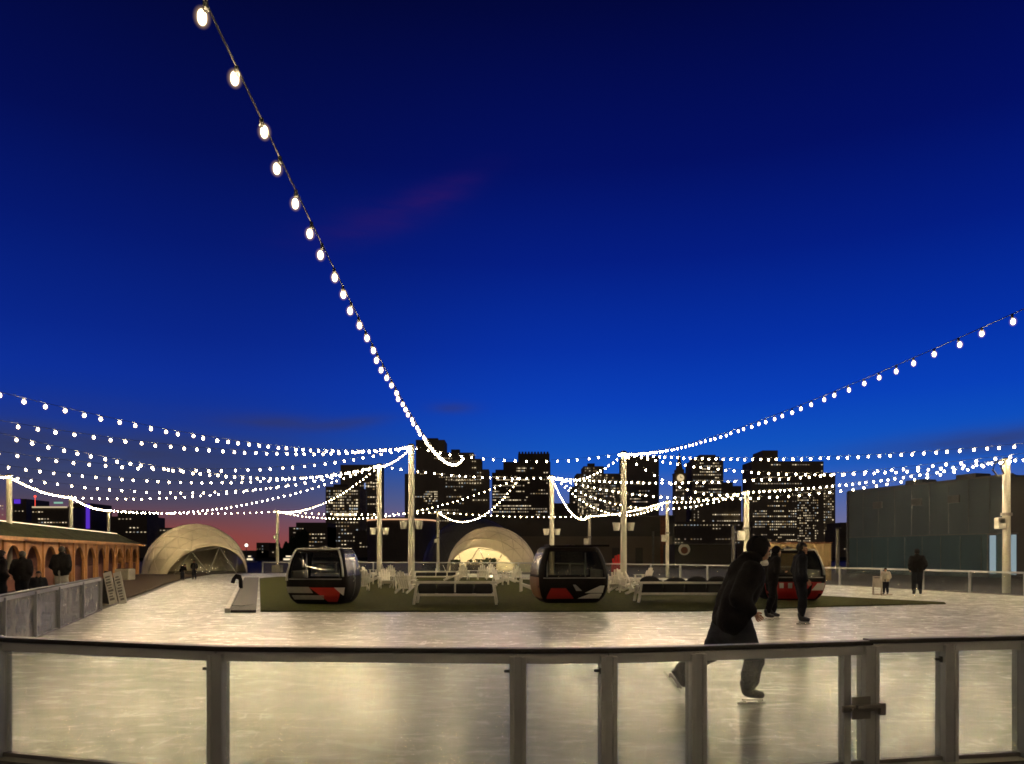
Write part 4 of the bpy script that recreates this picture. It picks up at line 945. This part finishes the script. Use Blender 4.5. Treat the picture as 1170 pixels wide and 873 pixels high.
def person(label, loc, rz, pose, sc=1.0, jacket='cloth', trousers='cloth3', skates=True, hat='hood', jr=1.0, group=None, yaw=0.0, pitch=0.1, scarf=False, feet=None, hem=-.05, lr_=1.0, hump=False):
    root = thing('person', label, 'person', loc, rz, group)
    root.scale = (sc, sc, sc)
    J = {k: Vector(v) for k, v in pose.items()}
    # body: one continuous surface
    rr = dict(pelvis=.125, spine=.115, chest=.13, neck=.056, skull=.062, shL=.062, shR=.062, elL=.042, elR=.042, wrL=.028, wrR=.028, hipL=.085, hipR=.085, knL=.056, knR=.056, anL=.034, anR=.034, toL=.018, toR=.018)
    J['skull'] = J['head'] + Vector((-.01, 0, -.03))
    pts = {k: (J[k], rr[k]) for k in rr}
    ed = [('pelvis', 'spine'), ('spine', 'chest'), ('chest', 'neck'), ('neck', 'skull')]
    for s in 'LR': ed += [('chest', 'sh' + s), ('sh' + s, 'el' + s), ('el' + s, 'wr' + s), ('pelvis', 'hip' + s), ('hip' + s, 'kn' + s), ('kn' + s, 'an' + s), ('an' + s, 'to' + s)]
    for s in 'LR': hand_pts(pts, ed, 'wr' + s, J['wr' + s] - J['el' + s], 1 if s == 'L' else -1)
    body = skin_mesh(pts, ed, 'pelvis', M['skin'])
    bm = bmesh.new(); bm.from_mesh(body); head_into(bm, J['head'], yaw, pitch); bm.to_mesh(body); bm.free()
    for m in (M['eye'], M['lips']): body.materials.append(m)
    body.name = 'body'; link('body', body, root)
    # trousers
    sg = [(J['pelvis'].lerp(J['spine'], .4), J['pelvis'], .13 * jr, .145 * jr)]
    for k in 'LR':
        h, n_, a_ = J['hip' + k], J['kn' + k], J['an' + k]
        sg += [(J['pelvis'], h, .14, .115 * lr_), (h, n_, .118 * lr_, .09 * lr_), (n_, n_.lerp(a_, .45), .09 * lr_, .088 * lr_), (n_.lerp(a_, .45), n_.lerp(a_, .80 if skates is True else .95), .088 * lr_, .078 * lr_)]
    if hump: sg += [(J['pelvis'], J['pelvis'] + Vector((0, 0, -.20)), .17, .15)]
    capsules(sg, M[trousers], 'trousers', root)
    # jacket
    dn = (J['pelvis'] - J['spine']).normalized(); sg = []
    lr = (J['shL'] - J['shR']).normalized()
    for q in (-1, 1):
        o_ = lr * (.075 * q)
        sg += [(J['pelvis'] + dn * (-hem - .04) + o_, J['spine'] + o_, .145 * jr, .142 * jr), (J['spine'] + o_, J['chest'] + o_, .142 * jr, .138 * jr), (J['chest'] + o_, J['chest'].lerp(J['neck'], .6) + o_ * .6, .135 * jr, .095)]
    sg += [(J['chest'].lerp(J['neck'], .5), J['neck'] + (J['head'] - J['neck']) * .15, .105, .085)]
    for k in 'LR':
        a_, e_, w_ = J['sh' + k], J['el' + k], J['wr' + k]
        sg += [(J['chest'].lerp(J['neck'], .35), a_, .11, .105), (a_, e_, .102 * jr, .082 * jr), (e_, e_.lerp(w_, .93), .082 * jr, .062)]
    if hump: sg += [(J['chest'] + Vector((-.06, 0, .06)), J['neck'] + Vector((-.075, 0, .03)), .15, .105)]
    capsules(sg, M[jacket], 'jacket', root)
    # head wear
    HT = Matrix.Translation(J['head']) @ Matrix.Rotation(yaw, 4, 'Z') @ Matrix.Rotation(pitch, 4, 'Y')
    h = MB(); bmesh.ops.create_uvsphere(h.bm, u_segments=20, v_segments=14, radius=1)
    for v in h.bm.verts:
        v.co = Vector((v.co.x * .116 - .022, v.co.y * .094, v.co.z * .118 + .026))
    if hat in ('hair', 'cap', 'beanie'): kill = [f for f in h.bm.faces if (lambda c: (c.z < .045 and c.x > .012) or c.z < -.055)(f.calc_center_median())]
    else: kill = [f for f in h.bm.faces if (lambda c: c.x > .036 and c.z < .06)(f.calc_center_median())]
    bmesh.ops.delete(h.bm, geom=kill, context='FACES')
    if hat == 'hood':
        for v in h.bm.verts: v.co = Vector((v.co.x * 1.12 - .012, v.co.y * 1.16, v.co.z * 1.1))
        h.sph((-.07, 0, -.09), (.10, .11, .09), 12)
    if hat == 'cap': h.box((.105, 0, .062), (.10, .13, .012), Matrix.Rotation(.15, 4, 'Y'), .004)
    bmesh.ops.transform(h.bm, matrix=HT, verts=h.bm.verts)
    nm = {'hair': 'hair', 'cap': 'cap', 'beanie': 'beanie', 'hood': 'hood'}[hat]
    ho = h.build(nm, M['hair'] if hat == 'hair' else M['cloth'], root, True); sm = ho.modifiers.new('s', 'SOLIDIFY'); sm.thickness = .014
    if scarf:
        MB().tube([J['neck'] + Vector((.045, -.09, .0)), J['neck'] + Vector((.10, -.05, .015)), J['neck'] + Vector((.12, .0, .0)), J['neck'] + Vector((.10, .05, .0))], .026, 8).build('scarf', M['white'], root, True)
    # footwear
    for s in 'LR':
        an, to = J['an' + s], J['to' + s]
        f = (to - an); 
        if feet and s in feet: f, up = Vector(feet[s][0]).normalized(), Vector(feet[s][1]).normalized()
        else: f = Vector((f.x, f.y, 0)).normalized(); up = Vector((0, 0, 1))
        sd = up.cross(f).normalized()
        B = Matrix((f, sd, up)).transposed().to_4x4(); B.translation = an
        q = lambda x, y, z: B @ Vector((x, y, z))
        P = dict(heel=(q(-.055, 0, -.035), .054), mid=(q(.05, 0, -.04), .054), ball=(q(.13, 0, -.048), .050), toe=(q(.19, 0, -.055), .038), ank=(q(-.02, 0, .01), .062), shaft=(q(-.03, 0, .13), .070))
        me = skin_mesh(P, [('heel', 'mid'), ('mid', 'ball'), ('ball', 'toe'), ('mid', 'ank'), ('ank', 'shaft')], 'mid', M['boot'] if skates != 'shoe' else M['boot'])
        me.name = 'ice_skate' if skates is True else 'shoe'
        bo = link(me.name, me, root)
        if skates is True:
            mb = MB(); mb.box(q(.06, 0, -.103), (.22, .022, .022), B.to_3x3().to_4x4()).box(q(-.02, 0, -.12), (.03, .014, .03), B.to_3x3().to_4x4()).box(q(.13, 0, -.12), (.03, .014, .03), B.to_3x3().to_4x4())
            mb.build('blade_holder', M['holder'], bo)
            mb = MB(); mb.box(q(.05, 0, -.141), (.30, .006, .026), B.to_3x3().to_4x4(), .002); mb.build('blade', M['blade'], bo)
    return root

# base standing pose facing +X; ankle at skate height
ST = dict(pelvis=(0, 0, 1.0), spine=(.0, 0, 1.17), chest=(.01, 0, 1.38), neck=(.03, 0, 1.54), head=(.06, 0, 1.665), shL=(0, .18, 1.45), shR=(0, -.18, 1.45), elL=(-.06, .25, 1.18), elR=(-.06, -.25, 1.18), wrL=(.12, .2, 1.03), wrR=(.12, -.2, 1.03),
          hipL=(0, .09, .96), hipR=(0, -.09, .96), knL=(.06, .1, .56), knR=(.06, -.1, .56), anL=(0, .11, .155), anR=(0, -.11, .155), toL=(.13, .12, .10), toR=(.13, -.12, .10))
def pose(**k): p = dict(ST); p.update(k); return p
GP = 'people skating on the rink'
d = 8.05
person('person in a black hooded jacket skating right near the front, one leg kicked back', (2.364, d, 0), 0,
       dict(pelvis=(-.01, 0, .95), spine=(.03, 0, 1.12), chest=(.15, 0, 1.33), neck=(.235, 0, 1.49), head=(.30, 0, 1.628), shL=(.13, .19, 1.40), shR=(.15, -.19, 1.40), elL=(.02, .28, 1.14), elR=(-.02, -.27, 1.13), wrL=(.17, .21, 1.0), wrR=(.15, -.21, .98),
            hipL=(-.04, .09, .90), hipR=(.03, -.09, .90), knL=(-.20, .12, .52), knR=(.20, -.10, .48), anL=(-.50, .33, .29), anR=(.115, -.10, .155), toL=(-.42, .34, .16), toR=(.25, -.1, .1)),
       1.0, 'cloth', 'cloth3', skates=True, hat='hood', jr=1.24, group=GP, yaw=0.05, pitch=.22, scarf=True, lr_=1.16, hump=True, feet={'L': ((.62, .1, -.78), (.78, 0, .62)), 'R': ((1, -.05, 0), (0, 0, 1))}, hem=-.10)
d = DG(708.5)
person('person in dark cap and jacket skating right, left of the pair behind the front skater', (PX(881, d), d, 0), R(10),
       pose(chest=(.06, 0, 1.36), neck=(.11, 0, 1.51), head=(.155, 0, 1.635), shL=(.05, .18, 1.43), shR=(.05, -.18, 1.43), elR=(.02, -.25, 1.16), wrR=(.2, -.17, 1.15), wrL=(.2, .17, 1.13), knR=(-.02, -.1, .56), anR=(-.16, -.1, .155), toR=(-.02, -.1, .1), knL=(.14, .1, .56), anL=(.10, .11, .155), toL=(.24, .11, .1)), 1.0, 'cloth', 'cloth', True, 'cap', .95, GP, 0.1, .05)
d = DG(713.5)
person('upright bareheaded person in dark clothes gliding right in front of the red cabin', (PX(914, d), d, 0), R(-6),
       pose(elR=(-.02, -.24, 1.18), wrR=(.1, -.2, .98), knR=(.05, -.09, .56), anR=(.0, -.08, .155), toR=(.14, -.08, .1), anL=(.05, .08, .155), knL=(.07, .09, .56), toL=(.18, .08, .1)), 1.02, 'cloth2', 'cloth2', True, 'hair', .95, GP, -.3, .02)
d = DG(681)
person('person in black with hands in pockets skating away by the far right barrier', (PX(1048, d), d, 0), R(70),
       pose(knL=(.06, .1, .56), anL=(-.1, .12, .155), toL=(.04, .13, .1), wrL=(.1, .24, 1.02), wrR=(.1, -.24, 1.02), elL=(-.1, .27, 1.2), elR=(-.1, -.27, 1.2)), .98, 'cloth', 'cloth2', True, 'beanie', .98, GP, 0, .1)
d = DG(680)
person('small child in a pale jacket and dark helmet skating by the far right barrier', (PX(1012, d), d, 0), R(-130),
       pose(), .58, 'cloth_l', 'cloth2', True, 'beanie', 1.2, GP, 0, .1)
# the child's skating aid
sa = thing('skating_aid', 'pale push along skating aid beside the small child', 'skating aid', (PX(1006, d), d - .1, 0), R(20))
MB().tube([(-.22, -.2, .03), (-.2, -.2, .7), (-.2, .2, .7), (-.22, .2, .03)], .035, 8).build('push_handle', M['cloth_l'], sa, True)
MB().box((-.21, 0, .5), (.03, .36, .3), bevel=.01).build('panel', M['cloth_l'], sa)
MB().bar((-.24, -.2, .03), (.3, -.2, .03), .05, .05, .01).bar((-.24, .2, .03), (.3, .2, .03), .05, .05, .01).bar((-.2, -.2, .35), (-.2, .2, .35), .04, .1, .01).build('runner', M['cloth_l'], sa)
d = DG(663)
person('small child in dark clothes at the pale dome opening, right of the two', (PX(222, d), d, 0), R(-80), pose(), .66, 'cloth', 'cloth2', True, 'beanie', 1.1, GP, 0, .1)
person('small child bending at the pale dome opening, left of the two', (PX(208, d - 1), d - 1, 0), R(-30),
       pose(pelvis=(-.05, 0, .95), spine=(.05, 0, 1.1), chest=(.2, 0, 1.25), neck=(.34, 0, 1.34), head=(.43, 0, 1.43), shL=(.2, .18, 1.3), shR=(.2, -.18, 1.3), elL=(.25, .22, 1.05), elR=(.25, -.22, 1.05), wrL=(.4, .15, .95), wrR=(.4, -.15, .95)), .62, 'cloth', 'cloth2', True, 'beanie', 1.1, GP, 0, .2)
GS = 'people standing by the arcade'
person('person in black seen from behind at the arcade, left of the one in pale trousers', (PX(25, 22), 22, -.05), R(100), pose(), .95, 'cloth', 'cloth2', False, 'hair', 1.15, GS)
person('person in a dark coat and pale trousers standing before an arcade pillar', (PX(70, 24.5), 24.5, -.05), R(95), pose(), 1.04, 'cloth', 'cloth_g', False, 'hair', 1.1, GS)
person('person in black cut by the left edge of the picture', (PX(0, 21), 21, -.05), R(60), pose(), .96, 'cloth', 'cloth2', False, 'hair', 1.1, GS)
person('small child in dark clothes leaning on the left barrier between two adults', (PX(44, 19.5), 19.5, -.05), R(-60), pose(), .66, 'cloth2', 'cloth2', False, 'hair', 1.1, GS)

# ------------------------------------------------------------------ sky
w = bpy.data.worlds.new('World'); S.world = w; w.use_nodes = True
nt = w.node_tree; N = nt.nodes; L = nt.links; bg = N['Background']
tc = N.new('ShaderNodeTexCoord'); sx = N.new('ShaderNodeSeparateXYZ'); L.new(tc.outputs['Generated'], sx.inputs[0])
def mth(op, a, b=None, c=None):
    n = N.new('ShaderNodeMath'); n.operation = op
    for i, v in enumerate((a, b, c)):
        if v is None: continue
        if isinstance(v, (int, float)): n.inputs[i].default_value = v
        else: L.new(v, n.inputs[i])
    return n.outputs[0]
el = mth('MULTIPLY', mth('ARCSINE', sx.outputs['Z']), 180 / math.pi)          # elevation in degrees
az = mth('MULTIPLY', mth('ARCTAN2', sx.outputs['X'], sx.outputs['Y']), 180 / math.pi)   # azimuth in degrees, 0 = straight ahead
def lin(c): return [((v / 255 + .055) / 1.055) ** 2.4 if v > 10 else v / 255 / 12.92 for v in c] + [1]
def ramp(v, stops, lo, hi):
    mr = N.new('ShaderNodeMapRange'); mr.inputs['From Min'].default_value = lo; mr.inputs['From Max'].default_value = hi; L.new(v, mr.inputs['Value'])
    r = N.new('ShaderNodeValToRGB'); r.color_ramp.interpolation = 'EASE' if False else 'LINEAR'
    e = r.color_ramp.elements
    while len(e) < len(stops): e.new(0.5)
    for k, (p, c) in enumerate(sorted(stops)): e[k].position = (p - lo) / (hi - lo); e[k].color = lin(c)
    L.new(mr.outputs['Result'], r.inputs['Fac']); return r.outputs['Color']
RIGHT = ramp(el, [(-2, (60, 60, 90)), (0, (105, 88, 112)), (2.2, (105, 108, 150)), (4.2, (72, 98, 165)), (6.2, (22, 88, 190)), (8, (8, 80, 190)), (11, (2, 62, 184)), (15, (0, 46, 164)), (21, (0, 27, 130)), (27, (0, 13, 97)), (36, (0, 5, 60)), (60, (2, 3, 36)), (90, (2, 3, 30))], -2, 90)
LEFT = ramp(el, [(-2, (80, 40, 45)), (0, (146, 66, 52)), (1.2, (136, 66, 60)), (2.4, (110, 68, 76)), (3.6, (80, 72, 98)), (5.2, (56, 70, 118)), (7, (24, 62, 142)), (9, (6, 50, 150)), (12, (3, 43, 150)), (15, (1, 34, 136)), (21, (0, 21, 110)), (27, (0, 10, 82)), (36, (0, 4, 50)), (60, (2, 3, 34)), (90, (2, 3, 30))], -2, 90)
mx = N.new('ShaderNodeMixRGB'); mr = N.new('ShaderNodeMapRange'); mr.interpolation_type = 'SMOOTHSTEP'; mr.inputs['From Min'].default_value = -24; mr.inputs['From Max'].default_value = 6
L.new(az, mr.inputs['Value']); L.new(mr.outputs['Result'], mx.inputs['Fac']); L.new(LEFT, mx.inputs['Color1']); L.new(RIGHT, mx.inputs['Color2'])
col = mx.outputs['Color']
# clouds and painted string haze: soft dark streaks low down and one dim mauve wisp high up
def blob(a0, e0, wa, we, tilt=0.0):
    da = mth('SUBTRACT', az, a0); de = mth('SUBTRACT', mth('SUBTRACT', el, e0), mth('MULTIPLY', da, tilt))
    r = mth('ADD', mth('POWER', mth('ABSOLUTE', mth('DIVIDE', da, wa)), 2.0), mth('POWER', mth('ABSOLUTE', mth('DIVIDE', de, we)), 2.0))
    return mth('POWER', 2.718, mth('MULTIPLY', r, -1.0))
def noise(scale, st):
    mp = N.new('ShaderNodeMapping'); mp.inputs['Scale'].default_value = st; L.new(tc.outputs['Generated'], mp.inputs['Vector'])
    n = N.new('ShaderNodeTexNoise'); n.inputs['Scale'].default_value = scale; n.inputs['Detail'].default_value = 6; L.new(mp.outputs['Vector'], n.inputs['Vector'])
    r = N.new('ShaderNodeMapRange'); r.inputs['From Min'].default_value = .35; r.inputs['From Max'].default_value = .65; L.new(n.outputs['Fac'], r.inputs['Value']); return r.outputs['Result']
def over(col, fac, c):
    m = N.new('ShaderNodeMixRGB'); m.use_clamp = False; L.new(fac, m.inputs['Fac']); L.new(col, m.inputs['Color1']); m.inputs['Color2'].default_value = lin(c); return m.outputs['Color']
nz = noise(7, (1, 1, 5)); nz2 = noise(16, (1, 1, 6))
cl = mth('ADD', blob(-30, 6.2, 16, 2.6), mth('MULTIPLY', blob(-17.5, 9.4, 3.6, .55), .8))  # wide first blob paints the haze glow round the left strings
cl = mth('ADD', cl, mth('MULTIPLY', blob(-12, 9.6, 2.5, .45, .15), .6)); cl = mth('ADD', cl, mth('MULTIPLY', blob(-4.4, 10.9, 1.6, .38), .8))
cl = mth('ADD', cl, mth('MULTIPLY', blob(33, 7.2, 7, .8, .03), 1.0))
col = over(col, mth('MINIMUM', mth('MULTIPLY', mth('MULTIPLY', cl, mth('ADD', mth('MULTIPLY', nz, .6), .5)), .72), .86), (52, 51, 70))
wisp = mth('ADD', blob(-6.0, 25.2, 3.4, .9, .38), mth('MULTIPLY', blob(-11, 23.2, 5.0, 1.2, .25), .6))
col = over(col, mth('MULTIPLY', mth('MULTIPLY', wisp, mth('ADD', mth('MULTIPLY', nz2, .6), .45)), .34), (52, 22, 96))
sky = N.new('ShaderNodeTexSky'); sky.sky_type = 'NISHITA'; sky.sun_disc = False; sky.sun_elevation = R(-4); sky.sun_rotation = R(-20)
ad = N.new('ShaderNodeMixRGB'); ad.blend_type = 'ADD'; ad.inputs['Fac'].default_value = 0.03; L.new(col, ad.inputs['Color1']); L.new(sky.outputs['Color'], ad.inputs['Color2'])
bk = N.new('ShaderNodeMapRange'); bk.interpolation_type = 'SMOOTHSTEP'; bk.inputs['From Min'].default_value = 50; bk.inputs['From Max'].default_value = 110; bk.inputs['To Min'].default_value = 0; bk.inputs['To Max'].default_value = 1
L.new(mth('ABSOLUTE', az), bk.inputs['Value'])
BACK = ramp(el, [(-2, (88, 76, 62)), (0, (98, 85, 70)), (10, (74, 66, 60)), (30, (40, 38, 44)), (60, (10, 12, 34)), (90, (2, 3, 30))], -2, 90)  # warm glow added to the unseen sky behind the viewer, lights tower fronts
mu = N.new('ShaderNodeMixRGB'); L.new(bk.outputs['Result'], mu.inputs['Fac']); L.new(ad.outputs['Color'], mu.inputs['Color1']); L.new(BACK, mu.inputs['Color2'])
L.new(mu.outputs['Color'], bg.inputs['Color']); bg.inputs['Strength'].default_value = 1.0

# ------------------------------------------------------------------ camera and render settings
cd = bpy.data.cameras.new('camera'); cam = bpy.data.objects.new('camera', cd); COL.objects.link(cam)
cam.location = (0, 0, HC); cam.rotation_euler = (R(90), 0, 0)
cd.sensor_width = 36; cd.lens = 36 * F / 1170; cd.shift_y = (HY - 436.5) / 1170; cd.clip_end = 4000; cd.clip_start = 0.05
S.camera = cam
S.view_settings.view_transform = 'Standard'; S.view_settings.look = 'None'; S.view_settings.gamma = 1; S.view_settings.exposure = 0.0
S.cycles.use_light_tree = True; S.cycles.sample_clamp_indirect = 8; S.cycles.max_bounces = 6; S.cycles.diffuse_bounces = 3; S.cycles.glossy_bounces = 3; S.cycles.transparent_max_bounces = 16
S.cycles.caustics_reflective = False; S.cycles.caustics_refractive = False
S.cycles.use_denoising = True
S.cycles.filter_width = 1.7
